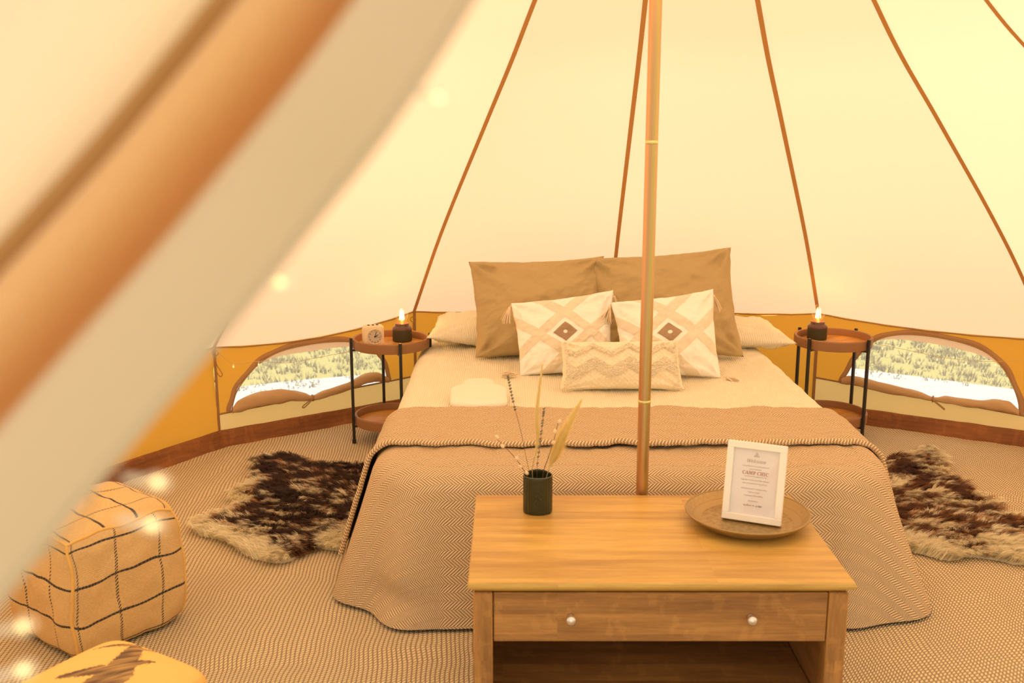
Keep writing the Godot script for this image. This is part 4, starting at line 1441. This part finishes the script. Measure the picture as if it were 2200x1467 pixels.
# ---------------------------------------------------------------- bedside tables
func build_side_tables() -> void:
	var spots := [[Vector3(-0.573, 0, -4.742), 0.34, "round two-tier tray table holding the clock"], [Vector3(1.535, 0, -4.79), 0.68, "round two-tier tray table holding only a lamp, right of bed"]]
	var proto: Node3D
	for s in 2:
		if s == 0:
			proto = thing("side_table", spots[0][2], "side table", spots[0][0], spots[0][1], "bedside tray tables")
			for y in [0.458, 0.088]:
				var mb := MB.new()
				mb.lathe([Vector2(0.169, y + 0.044), Vector2(0.168, y + 0.012), Vector2(0.168, y + 0.012), Vector2(0.08, y + 0.012), Vector2(0.0001, y + 0.012)], 64)
				var rimv := MB.new()
				rimv.lathe([Vector2(0.0001, y), Vector2(0.178, y), Vector2(0.178, y), Vector2(0.1805, y + 0.002), Vector2(0.1815, y + 0.040), Vector2(0.180, y + 0.0455), Vector2(0.1755, y + 0.047), Vector2(0.171, y + 0.0455), Vector2(0.169, y + 0.043), Vector2(0.168, y + 0.012)], 80)
				var fl := MB.new()
				fl.lathe([Vector2(0.1695, y + 0.0125), Vector2(0.08, y + 0.0125), Vector2(0.0001, y + 0.0125)], 64)
				for i in fl.t.size(): fl.t[i] = Vector2(fl.v[i].x, fl.v[i].z * 2.0)
				var tr := part("tray", fl, M.traywood, proto)
				part("tray_rim", rimv, M.rim, tr, "darker wooden rim")
			for q in 4:
				var an := q * PI / 2
				var d := Vector3(-cos(an), 0, sin(an))
				var c := d * 0.1905
				var mb := MB.new()
				mb.box(Vector3(c.x - 0.0065, 0.004, c.z - 0.0065), Vector3(c.x + 0.0065, 0.512, c.z + 0.0065), 0.001, 1)
				mb.box(Vector3(c.x - 0.009, 0.0, c.z - 0.009), Vector3(c.x + 0.009, 0.02, c.z + 0.009), 0.002, 1)
				var sd := Vector3(d.z, 0, -d.x)
				for y in [0.449, 0.079]:
					var a := c - d * 0.002 - sd * 0.006 + Vector3(0, y, 0)
					var b := c - d * 0.042 + sd * 0.006 + Vector3(0, y + 0.0085, 0)
					mb.box(a.min(b), a.max(b), 0.001)
				part("leg", mb, M.black, proto)
		else:
			var o: Node3D = proto.duplicate()
			o.name = numbered("side_table")
			add_child(o, true)
			o.position = spots[1][0]
			o.rotation.y = spots[1][1]
			o.set_meta("label", spots[1][2])
	var lamp := make_lamp(Vector3(-0.527, 0.4708, -4.815), "small green filament lamp beside the square clock")
	var l2: Node3D = lamp.duplicate()
	l2.name = numbered("table_lamp")
	add_child(l2, true)
	l2.position = Vector3(1.478, 0.4708, -4.86)
	l2.set_meta("label", "small green filament lamp alone on its round tray table")
	l2.rotation.y = 0.9
	make_clock()

func make_lamp(at: Vector3, label: String) -> Node3D:
	var l := thing("table_lamp", label, "lamp", at, 0.0, "filament lamps at the bedside")
	var mb := MB.new()
	mb.lathe([Vector2(0.0001, 0.0), Vector2(0.0425, 0.0), Vector2(0.0455, 0.002), Vector2(0.0465, 0.005), Vector2(0.0465, 0.056), Vector2(0.0465, 0.056), Vector2(0.045, 0.056), Vector2(0.0001, 0.056)], 48)
	part("base", mb, M.green, l)
	mb = MB.new()
	mb.lathe([Vector2(0.0466, 0.0555), Vector2(0.0468, 0.062), Vector2(0.0445, 0.068), Vector2(0.037, 0.0725), Vector2(0.0335, 0.075), Vector2(0.0335, 0.082), Vector2(0.032, 0.086), Vector2(0.029, 0.087), Vector2(0.026, 0.084), Vector2(0.024, 0.076), Vector2(0.0001, 0.074)], 48)
	part("collar", mb, M.collar, l, "glossy brown collar")
	mb = MB.new()
	mb.lathe([Vector2(0.0001, 0.075), Vector2(0.012, 0.075), Vector2(0.013, 0.078), Vector2(0.012, 0.088), Vector2(0.008, 0.092), Vector2(0.006, 0.100), Vector2(0.0001, 0.101)], 24)
	part("socket", mb, M.gold, l)
	mb = MB.new()
	mb.lathe([Vector2(0.0125, 0.084), Vector2(0.015, 0.092), Vector2(0.024, 0.103), Vector2(0.0305, 0.118), Vector2(0.0315, 0.131), Vector2(0.0285, 0.146), Vector2(0.022, 0.158), Vector2(0.012, 0.1665), Vector2(0.0001, 0.169)], 32)
	part("glass_bulb", mb, M.glass, l)
	mb = MB.new()
	for k in 4:
		var an := k * PI / 2 + 0.5
		var a := Vector3(sin(an) * 0.011, 0.103, cos(an) * 0.011)
		var b := Vector3(sin(an) * 0.0075, 0.146, cos(an) * 0.0075)
		mb.tube([a, a.lerp(b, 0.5), b], [0.0026, 0.0024, 0.0014], 8)
	part("filament", mb, M.filament, l)
	omni(Vector3(0, 0.122, 0), Color(1.0, 0.70, 0.36), 0.010, 0.003, l)
	return l

func make_clock() -> void:
	var c := thing("alarm_clock", "square cream alarm clock with a round numbered dial", "clock", Vector3(-0.652, 0.4708, -4.705), 0.30)
	var mb := MB.new()
	# softly rounded case
	mb.grid(48, 24, func(u: float, w: float):
		var an: float = u * TAU
		var el: float = (w - 0.5) * PI
		var sq := func(v: float, e: float) -> float: return signf(v) * pow(absf(v), e)
		return Vector3(sq.call(sin(an), 0.30) * sq.call(cos(el), 0.22) * 0.049, 0.050 + sq.call(sin(el), 0.30) * 0.0485, sq.call(cos(an), 0.30) * sq.call(cos(el), 0.22) * 0.029), null, true)
	part("case", mb, M.clock, c)
	mb = MB.new()
	mb.lathe([Vector2(0.0001, 0.0), Vector2(0.0345, 0.0)], 48)
	var o := part("dial", mb, M.dial, c)
	var face := Transform3D(Basis(Vector3.RIGHT, PI / 2), Vector3(0.004, 0.0485, 0.0296))
	o.transform = face
	mb = MB.new()
	mb.lathe([Vector2(0.0375, -0.001), Vector2(0.0375, 0.0012), Vector2(0.0365, 0.0022), Vector2(0.0345, 0.0018), Vector2(0.034, 0.0002)], 64)
	o = part("bezel", mb, M.clock, c)
	o.transform = face
	var sans := SystemFont.new()
	sans.font_names = PackedStringArray(["Droid Sans"])
	for n in range(1, 13):
		var an := n * TAU / 12
		var d := part("numeral", text(str(n), 0.0095, sans), M.black, c)
		d.position = face.origin + Vector3(sin(an) * 0.027, cos(an) * 0.027, 0.0006)
	for hnd in [[0.026, 0.0012, 0.30], [0.017, 0.0016, 1.08], [0.026, 0.0005, 1.75]]:
		mb = MB.new()
		mb.box(Vector3(-hnd[1], -0.004, 0), Vector3(hnd[1], hnd[0], 0.0006), 0.0001)
		o = part("hand", mb, M.black, c)
		o.transform = Transform3D(Basis(Vector3(0, 0, 1), -hnd[2]), face.origin + Vector3(0, 0, 0.0012))
	mb = MB.new()
	mb.lathe([Vector2(0.0035, 0.0), Vector2(0.0035, 0.0026), Vector2(0.0001, 0.003)], 16)
	o = part("hub", mb, M.black, c)
	o.transform = face
	for k in 3:
		mb = MB.new()
		var bx := -0.020 + k * 0.020
		mb.box(Vector3(bx - 0.0055, 0.0965, -0.004), Vector3(bx + 0.0055, 0.1015, 0.008), 0.001)
		part("button", mb, M.black, c)

# ---------------------------------------------------------------- sheepskins
func build_rugs() -> void:
	var left := PackedVector2Array([Vector2(-1.147, -4.360), Vector2(-1.010, -4.419), Vector2(-0.846, -4.328), Vector2(-0.611, -4.285), Vector2(-0.502, -4.204), Vector2(-0.454, -3.768), Vector2(-0.502, -3.450), Vector2(-0.586, -3.400), Vector2(-0.680, -3.416), Vector2(-0.735, -3.360), Vector2(-0.803, -3.297), Vector2(-0.911, -3.344), Vector2(-1.026, -3.471), Vector2(-1.149, -3.544), Vector2(-1.184, -3.602), Vector2(-1.176, -3.662), Vector2(-1.105, -3.729), Vector2(-1.077, -3.828), Vector2(-1.121, -3.890), Vector2(-1.138, -3.975), Vector2(-1.079, -4.058), Vector2(-1.114, -4.265)])
	var right := PackedVector2Array([Vector2(1.527, -4.265), Vector2(1.626, -4.316), Vector2(1.677, -4.373), Vector2(1.794, -4.446), Vector2(1.900, -4.542), Vector2(1.955, -4.503), Vector2(1.918, -4.328), Vector2(1.868, -4.174), Vector2(1.871, -4.047), Vector2(1.893, -3.921), Vector2(1.906, -3.808), Vector2(1.893, -3.701), Vector2(1.954, -3.672), Vector2(2.037, -3.602), Vector2(1.953, -3.408), Vector2(1.766, -3.287), Vector2(1.700, -3.318), Vector2(1.601, -3.350), Vector2(1.522, -3.318), Vector2(1.444, -3.376), Vector2(1.334, -3.492), Vector2(1.353, -3.921)])
	var cl := PackedVector2Array([Vector2(-1.30, -3.634), Vector2(-1.167, -3.652), Vector2(-1.056, -3.570), Vector2(-0.926, -3.524), Vector2(-0.846, -3.462), Vector2(-0.770, -3.36), Vector2(-0.690, -3.350), Vector2(-0.680, -3.50), Vector2(-0.595, -3.60), Vector2(-0.40, -3.70)])
	var cr := PackedVector2Array([Vector2(1.30, -3.52), Vector2(1.455, -3.492), Vector2(1.53, -3.450), Vector2(1.58, -3.37), Vector2(1.66, -3.38), Vector2(1.70, -3.52), Vector2(1.774, -3.48), Vector2(1.90, -3.53), Vector2(2.1, -3.62)])
	sheepskin("dark brown and cream sheepskin rug on the carpet beside the checked pouf", left, cl, 0.0, 3)
	sheepskin("tawny brown and cream sheepskin rug on the carpet at the bedside without a pouf", right, cr, 1.0, 4)

func sheepskin(label: String, out: PackedVector2Array, cream: PackedVector2Array, tawny: float, sd: int) -> void:
	var t := thing("sheepskin_rug", label, "rug", Vector3.ZERO, 0.0, "sheepskin rugs beside the bed")
	var pts := []
	for i in out.size():
		for q in 4:
			var f := q / 4.0
			var n := out.size()
			pts.push_back(out[i].cubic_interpolate(out[(i + 1) % n], out[(i - 1 + n) % n], out[(i + 2) % n], f))
	var poly := PackedVector2Array(pts)
	var lo := poly[0]
	var hi := poly[0]
	for p in poly:
		lo = lo.min(p)
		hi = hi.max(p)
	var nz := noise(sd * 17, 1.0, 3)
	var shade := func(p: Vector2, r: float) -> float:   # 0 cream .. 1 dark
		var zl := -9.0
		for i in cream.size() - 1:
			if p.x >= cream[i].x and p.x <= cream[i + 1].x:
				zl = lerpf(cream[i].y, cream[i + 1].y, (p.x - cream[i].x) / maxf(cream[i + 1].x - cream[i].x, 1e-5))
		var k := 0.90 - tawny * 0.16
		var st := nz.get_noise_2d(p.x * 5.0, p.y * 13.0)
		k -= smoothstep(0.16 - tawny * 0.22, 0.46 - tawny * 0.12, st + r * 0.22) * (0.75 - tawny * 0.05)
		k += nz.get_noise_2d(p.x * 20.0, p.y * 20.0 + 7.0) * 0.16
		k += 0.22 * smoothstep(-3.9, -4.3, p.y) * (1.0 - tawny * 0.5)
		k -= smoothstep(-0.025, 0.03, p.y - zl + nz.get_noise_2d(p.x * 12.0, p.y * 12.0) * 0.05 + r * 0.03) * 1.2
		var dmin := 9.0
		for i in range(0, poly.size(), 2):
			dmin = minf(dmin, p.distance_to(poly[i]))
		var outer := 1.0 - smoothstep(0.02, 0.085, dmin + r * 0.03 + nz.get_noise_2d(p.x * 9.0, p.y * 9.0) * 0.05)
		if tawny < 0.5:
			k -= outer * smoothstep(-0.95, -1.05, p.x) * (1.0 if p.y > -4.1 else 0.35) * 1.1
		else:
			k -= outer * smoothstep(1.80, 1.88, p.x) * (1.0 if p.y < -4.2 else 0.15) * 1.2
		return clampf(k, 0, 1)
	var colour := func(k: float, r: float) -> Color:
		var c0 := Color(1.0, 0.90, 0.66)
		var c1 := Color(0.52, 0.24, 0.075)
		var c2 := Color(0.060, 0.024, 0.010).lerp(Color(0.13, 0.050, 0.018), tawny)
		var c := c0.lerp(c1, smoothstep(0.15, 0.5, k)).lerp(c2, smoothstep(0.42, 0.80, k))
		return c * (0.85 + 0.3 * r)
	var hide := MB.new()
	var mid := (lo + hi) / 2
	var inner := PackedVector2Array()
	for p in poly: inner.push_back(p + (mid - p).normalized() * 0.018)
	hide.poly(inner, Vector3(0, 0.010, 0), Vector3.RIGHT, Vector3(0, 0, 1), 1.0)
	for i in range(0, hide.idx.size(), 3):   # look upwards
		var q := hide.idx[i + 1]
		hide.idx[i + 1] = hide.idx[i + 2]
		hide.idx[i + 2] = q
	var n0 := inner.size()
	for i in n0:
		var a := inner[i]
		var b := inner[(i + 1) % n0]
		hide.face([Vector3(a.x, 0.010, a.y), Vector3(b.x, 0.010, b.y), Vector3(b.x, 0.001, b.y), Vector3(a.x, 0.001, a.y)], Vector3((lo.x + hi.x) / 2, 0.005, (lo.y + hi.y) / 2))
	hide.colored = true
	for i in hide.v.size():
		hide.c[i] = colour.call(shade.call(Vector2(hide.v[i].x, hide.v[i].z), 0.0) * 0.55, 0.5)
	part("hide", hide, M.fur, t)
	var rng := RandomNumberGenerator.new()
	rng.seed = sd
	var fm := MB.new()
	fm.colored = true
	var made := 0
	while made < 11000:
		var p := Vector2(rng.randf_range(lo.x, hi.x), rng.randf_range(lo.y, hi.y))
		if not Geometry2D.is_point_in_polygon(p, poly): continue
		made += 1
		# lie of the coat: mostly sideways with swirls
		var an := 0.4 + 1.7 * nz.get_noise_2d(p.x * 2.6 + 5.0, p.y * 2.6) + rng.randf_range(-0.5, 0.5)
		var lie := Vector3(cos(an), 0, sin(an) * 0.8)
		if tawny < 0.5: lie.x = -lie.x
		var ln := rng.randf_range(0.030, 0.058)
		var up := rng.randf_range(0.35, 0.75)
		var tip := Vector3(p.x, 0.010, p.y) + lie * ln * 0.85 + Vector3(0, ln * up, 0)
		var k: float = shade.call(p, rng.randf_range(-1, 1))
		for s in 9:
			var q := Vector3(p.x + rng.randf_range(-0.010, 0.010), 0.009, p.y + rng.randf_range(-0.010, 0.010))
			var e := tip + Vector3(rng.randf_range(-0.009, 0.009), rng.randf_range(-0.005, 0.007), rng.randf_range(-0.009, 0.009))
			var m := q.lerp(e, 0.5) + Vector3(0, ln * 0.28, 0)
			var w := Vector3(-lie.z, 0, lie.x).normalized() * rng.randf_range(0.0005, 0.0010)
			var col: Color = colour.call(k, rng.randf())
			var root := col.lerp(Color(0.55, 0.36, 0.18), 0.25 * k)
			var f := fm.v.size()
			fm.vert(q - w, Vector2.ZERO, root); fm.vert(q + w, Vector2.ZERO, root)
			fm.vert(m - w * 0.9, Vector2.ZERO, col); fm.vert(m + w * 0.9, Vector2.ZERO, col)
			fm.vert(e, Vector2.ZERO, col)
			fm.tri(f, f + 2, f + 3); fm.tri(f, f + 3, f + 1); fm.tri(f + 2, f + 4, f + 3)
	part("fur", fm, M.fur, t).set_meta("kind", "stuff")

# ---------------------------------------------------------------- soft cubes
# one face of a soft cube: ax 0..5; half sizes h; e is how square it is
func cube_face(mb: MB, ax: int, h: Vector3, e: float, n: int, swell: Callable, uvs := 1.0) -> void:
	mb.grid(n, n, func(u: float, w: float):
		var a: float = u * 2.0 - 1.0
		var b: float = w * 2.0 - 1.0
		a = sin(a * PI / 2) * 0.25 + a * 0.75
		b = sin(b * PI / 2) * 0.25 + b * 0.75
		var q: Vector3
		match ax:
			0: q = Vector3(a, b, 1)
			1: q = Vector3(1, b, -a)
			2: q = Vector3(-a, b, -1)
			3: q = Vector3(-1, b, a)
			4: q = Vector3(a, 1, -b)
			_: q = Vector3(a, -1, b)
		var r := pow(pow(absf(q.x), e) + pow(absf(q.y), e) + pow(absf(q.z), e), -1.0 / e)
		return swell.call(q * r, ax) * h, func(u: float, w: float): return Vector2(u, 1.0 - w) * uvs)

func build_seats() -> void:
	var p := thing("pouf", "square woven pouf with a dark checked pattern beside the dark sheepskin", "pouf", Vector3(-1.255, 0, -2.875), -0.6435)
	var nz := noise(66, 1.0, 2)
	var ph := Vector3(0.187, 0.192, 0.187)
	var swell := func(q: Vector3, ax: int) -> Vector3:
		var soft := 0.05 * (1.0 - pow(absf(q.y), 2.0))
		var o := q
		o.x *= 1.0 + soft
		o.z *= 1.0 + soft
		if ax == 4: o.y += 0.09 * (1.0 - q.x * q.x) * (1.0 - q.z * q.z)
		o.y = 1.0 + (o.y - 1.0) if o.y > -0.99 else -1.0
		o += Vector3(nz.get_noise_3d(q.x * 1.5, q.y * 1.5, q.z * 1.5), nz.get_noise_3d(q.x * 1.5 + 9.0, q.y * 1.5, q.z), nz.get_noise_3d(q.x, q.y + 9.0, q.z * 1.5)) * 0.045
		if o.y < -1.0: o.y = -1.0
		return o + Vector3(0, 1.0, 0)
	for ax in 5:
		var mb := MB.new()
		cube_face(mb, ax, ph, 9.0, 36, swell)
		part("top" if ax == 4 else "side", mb, M.check, p)
	var bm := MB.new()
	cube_face(bm, 5, ph, 9.0, 12, swell)
	part("underside", bm, M.dark, p)
	# raised seams along the edges
	for s in [[0, 1], [1, 1], [2, 1], [3, 1], [0, 0], [1, 0], [2, 0], [3, 0]]:
		var path := []
		for i in 25:
			var f := i / 24.0 * 2.0 - 1.0
			var q: Vector3
			if s[1] == 1:
				q = Vector3(f, 1, 1).rotated(Vector3.UP, s[0] * PI / 2)
			else:
				q = Vector3(1, f, 1).rotated(Vector3.UP, s[0] * PI / 2)
			var r := pow(pow(absf(q.x), 9.0) + pow(absf(q.y), 9.0) + pow(absf(q.z), 9.0), -1.0 / 9.0)
			path.push_back(swell.call(q * r, 0) * ph)
		var sm := MB.new()
		sm.tube(path, 0.0045, 8)
		part("seam", sm, M.hareside, p)
	# canvas stool with a printed animal
	var st := thing("printed_stool", "ochre canvas cube stool with a brown animal printed on top", "stool", Vector3(-0.912, 0, -2.022), -0.547)
	var sh := Vector3(0.175, 0.152, 0.20)
	var sw := func(q: Vector3, ax: int) -> Vector3:
		var o := q
		o.y += 0.05 * (1.0 - q.x * q.x) * (1.0 - q.z * q.z) * maxf(q.y, 0.0)
		return o + Vector3(0, 1.0, 0)
	for ax in 6:
		var mb := MB.new()
		cube_face(mb, ax, sh, 7.0, 28, sw)
		part(["side", "side", "side", "side", "printed_top", "underside"][ax], mb, M.hare if ax == 4 else M.hareside, st)

# ---------------------------------------------------------------- fairy lights
func fairy_bulb(at: Vector3, dir: Vector3, size: float, parent: Node, e: float) -> void:
	dir = dir.normalized()
	var x := dir.cross(Vector3(0, 0, 1)).normalized()
	var b := Basis(x, dir, x.cross(dir)).orthonormalized()
	var root := Node3D.new()
	root.name = "bulb"
	root.transform = Transform3D(b, at)
	parent.add_child(root, true)
	var mb := MB.new()
	mb.lathe([Vector2(0.0001, -0.002), Vector2(0.22, -0.002) * Vector2(size, 1), Vector2(0.24 * size, 0.9 * size), Vector2(0.0001, 0.95 * size)], 12)
	part("socket", mb, M.socket, root)
	mb = MB.new()
	mb.lathe([Vector2(0.2 * size, 0.85 * size), Vector2(0.40 * size, 1.2 * size), Vector2(0.52 * size, 1.65 * size), Vector2(0.46 * size, 2.05 * size), Vector2(0.25 * size, 2.35 * size), Vector2(0.0001, 2.42 * size)], 16)
	part("glass", mb, M.bulbglass, root)
	mb = MB.new()
	mb.blob(Vector3(0, 1.65 * size, 0), Vector3(0.21, 0.27, 0.21) * size, 10, 6)
	part("filament", mb, M.glow if e < 0.0001 else M.tiny, root)
	omni(Vector3(0, 1.65 * size, 0), Color(1.0, 0.78, 0.42), e, 0.005, root)

func build_lights() -> void:
	var sets := [[6, [Vector2(0.0, 0.462), Vector2(0.072, 0.395), Vector2(0.196, 0.388), Vector2(0.329, 0.362), Vector2(0.454, 0.364), Vector2(0.595, 0.370), Vector2(0.727, 0.378), Vector2(0.86, 0.40), Vector2(1.04, 0.48)], "string of tiny warm lights hung across the window beside the clock table"], [9, [Vector2(0.02, 0.49), Vector2(0.20, 0.435), Vector2(0.336, 0.418), Vector2(0.466, 0.405), Vector2(0.592, 0.390), Vector2(0.721, 0.387), Vector2(0.850, 0.396), Vector2(0.978, 0.418), Vector2(1.07, 0.47)], "string of tiny warm lights hung across the window behind the lamp-only table"]]
	for s in sets:
		var a := base_at(s[0])
		var b := base_at(s[0] + 1)
		var x := (b - a).normalized()
		var inn := Vector3(-x.z, 0, x.x)
		if inn.dot(POLE - a) < 0: inn = -inn
		var t := thing("fairy_light_string", s[2], "string lights", Vector3.ZERO, 0.0, "fairy lights on the canvas wall")
		var pts := []
		for q in s[1]: pts.push_back(a + x * q.x + Vector3(0, q.y, 0) + inn * 0.055)
		var mb := MB.new()
		mb.tube(smooth_curve(pts, 64), 0.0011, 6)
		part("cable", mb, M.cord, t)
		for i in range(1, pts.size() - 1):
			fairy_bulb(pts[i] + Vector3(0, -0.001, 0), Vector3(0.1 * sin(i * 3.0), -1, 0.1), 0.0085, t, 0.0002)
	# the lights along the edge of the door flap
	var t := thing("fairy_light_string", "string of larger blurred lights along the edge of the door flap", "string lights")
	var cable := [Vector3(0.02, 1.66, -0.50), Vector3(-0.052, 1.517, -0.455), Vector3(-0.084, 1.475, -0.440), Vector3(-0.118, 1.432, -0.436), Vector3(-0.150, 1.392, -0.425), Vector3(-0.178, 1.352, -0.418), Vector3(-0.182, 1.335, -0.414), Vector3(-0.212, 1.310, -0.40), Vector3(-0.240, 1.285, -0.398), Vector3(-0.245, 1.262, -0.396), Vector3(-0.36, 1.12, -0.38)]
	var mb := MB.new()
	mb.tube(smooth_curve(cable, 60), 0.0010, 6)
	part("cable", mb, M.cord, t)
	for q in [[1, Vector3(-0.0333, 1.5105, -0.463)], [3, Vector3(-0.103, 1.431, -0.446)], [5, Vector3(-0.157, 1.345, -0.428)], [6, Vector3(-0.159, 1.327, -0.423)], [8, Vector3(-0.216, 1.283, -0.414)], [9, Vector3(-0.216, 1.264, -0.410)]]:
		var d: Vector3 = (q[1] - cable[q[0]]).normalized()
		fairy_bulb(q[1] - d * 0.012, d, 0.0078, t, 0.00005)

# ---------------------------------------------------------------- the door flap, gathered and drawn aside
func build_flap() -> void:
	var edge := smooth_curve([Vector3(0.30, 2.06, -1.25), Vector3(0.11, 1.80, -0.64), Vector3(-0.017, 1.549, -0.440), Vector3(-0.095, 1.444, -0.418), Vector3(-0.210, 1.309, -0.389), Vector3(-0.40, 1.07, -0.36), Vector3(-0.72, 0.60, -0.36), Vector3(-1.10, 0.03, -0.42)], 90)
	# across the gathered cloth: distance from the edge, and how far each fold stands towards the door
	var fold := [[0.0, 0.0], [0.006, 0.004], [0.020, 0.011], [0.036, 0.013], [0.045, 0.002], [0.050, -0.036], [0.054, -0.042], [0.060, -0.014], [0.070, 0.010], [0.081, 0.010], [0.089, -0.012], [0.0935, -0.042], [0.098, -0.046], [0.106, -0.028], [0.120, -0.014], [0.150, -0.008], [0.185, -0.014], [0.22, -0.010], [0.27, -0.016], [0.34, -0.012]]
	var cloth := func(first: int, last: int, nu: int) -> MB:
		var cm := MB.new()
		cm.grid(nu, 90, func(u: float, w: float):
			var i := roundi((1.0 - w) * 90)
			var d: Vector3 = (edge[maxi(i - 1, 0)] - edge[mini(i + 1, 90)]).normalized()
			var toward := Vector3(0, 0.12, 1)
			toward = (toward - d * toward.dot(d)).normalized()
			var out := d.cross(toward).normalized()
			if out.x > 0: out = -out
			var f: float = lerpf(last, first, u)
			var j := mini(int(f), fold.size() - 2)
			var q := f - j
			var a: Array = fold[maxi(j - 1, 0)]
			var b: Array = fold[j]
			var c: Array = fold[j + 1]
			var e: Array = fold[mini(j + 2, fold.size() - 1)]
			var dist := cubic_interpolate(b[0], c[0], a[0], e[0], q)
			var st := cubic_interpolate(b[1], c[1], a[1], e[1], q)
			var grow := lerpf(0.75, 1.15, 1.0 - w)
			return edge[i] + out * dist * grow + toward * st * grow)
		return cm
	var t := thing("door_flap", "cream canvas door flap drawn aside in folds, close and blurred", "door flap")
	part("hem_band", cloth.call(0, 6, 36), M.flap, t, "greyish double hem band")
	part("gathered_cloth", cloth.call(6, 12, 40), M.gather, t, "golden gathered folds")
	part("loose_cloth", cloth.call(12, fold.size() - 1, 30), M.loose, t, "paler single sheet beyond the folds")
	var shade_strip := MB.new()  # brown strip laid in as the shade of the fold valley
	shade_strip.grid(4, 90, func(u: float, w: float):
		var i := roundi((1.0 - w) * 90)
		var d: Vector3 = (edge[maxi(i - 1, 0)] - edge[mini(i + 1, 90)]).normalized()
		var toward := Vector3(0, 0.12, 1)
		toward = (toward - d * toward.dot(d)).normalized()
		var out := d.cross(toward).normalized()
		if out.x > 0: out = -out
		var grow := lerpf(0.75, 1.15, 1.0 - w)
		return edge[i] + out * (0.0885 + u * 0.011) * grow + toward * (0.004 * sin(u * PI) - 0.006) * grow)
	part("binding", shade_strip, M.bind, t, "brown strip painting the shade in the fold valley")
	var hm := MB.new()
	hm.tube(edge, 0.0022, 8)
	part("hem", hm, M.flap, t, "stitched hem of the flap")
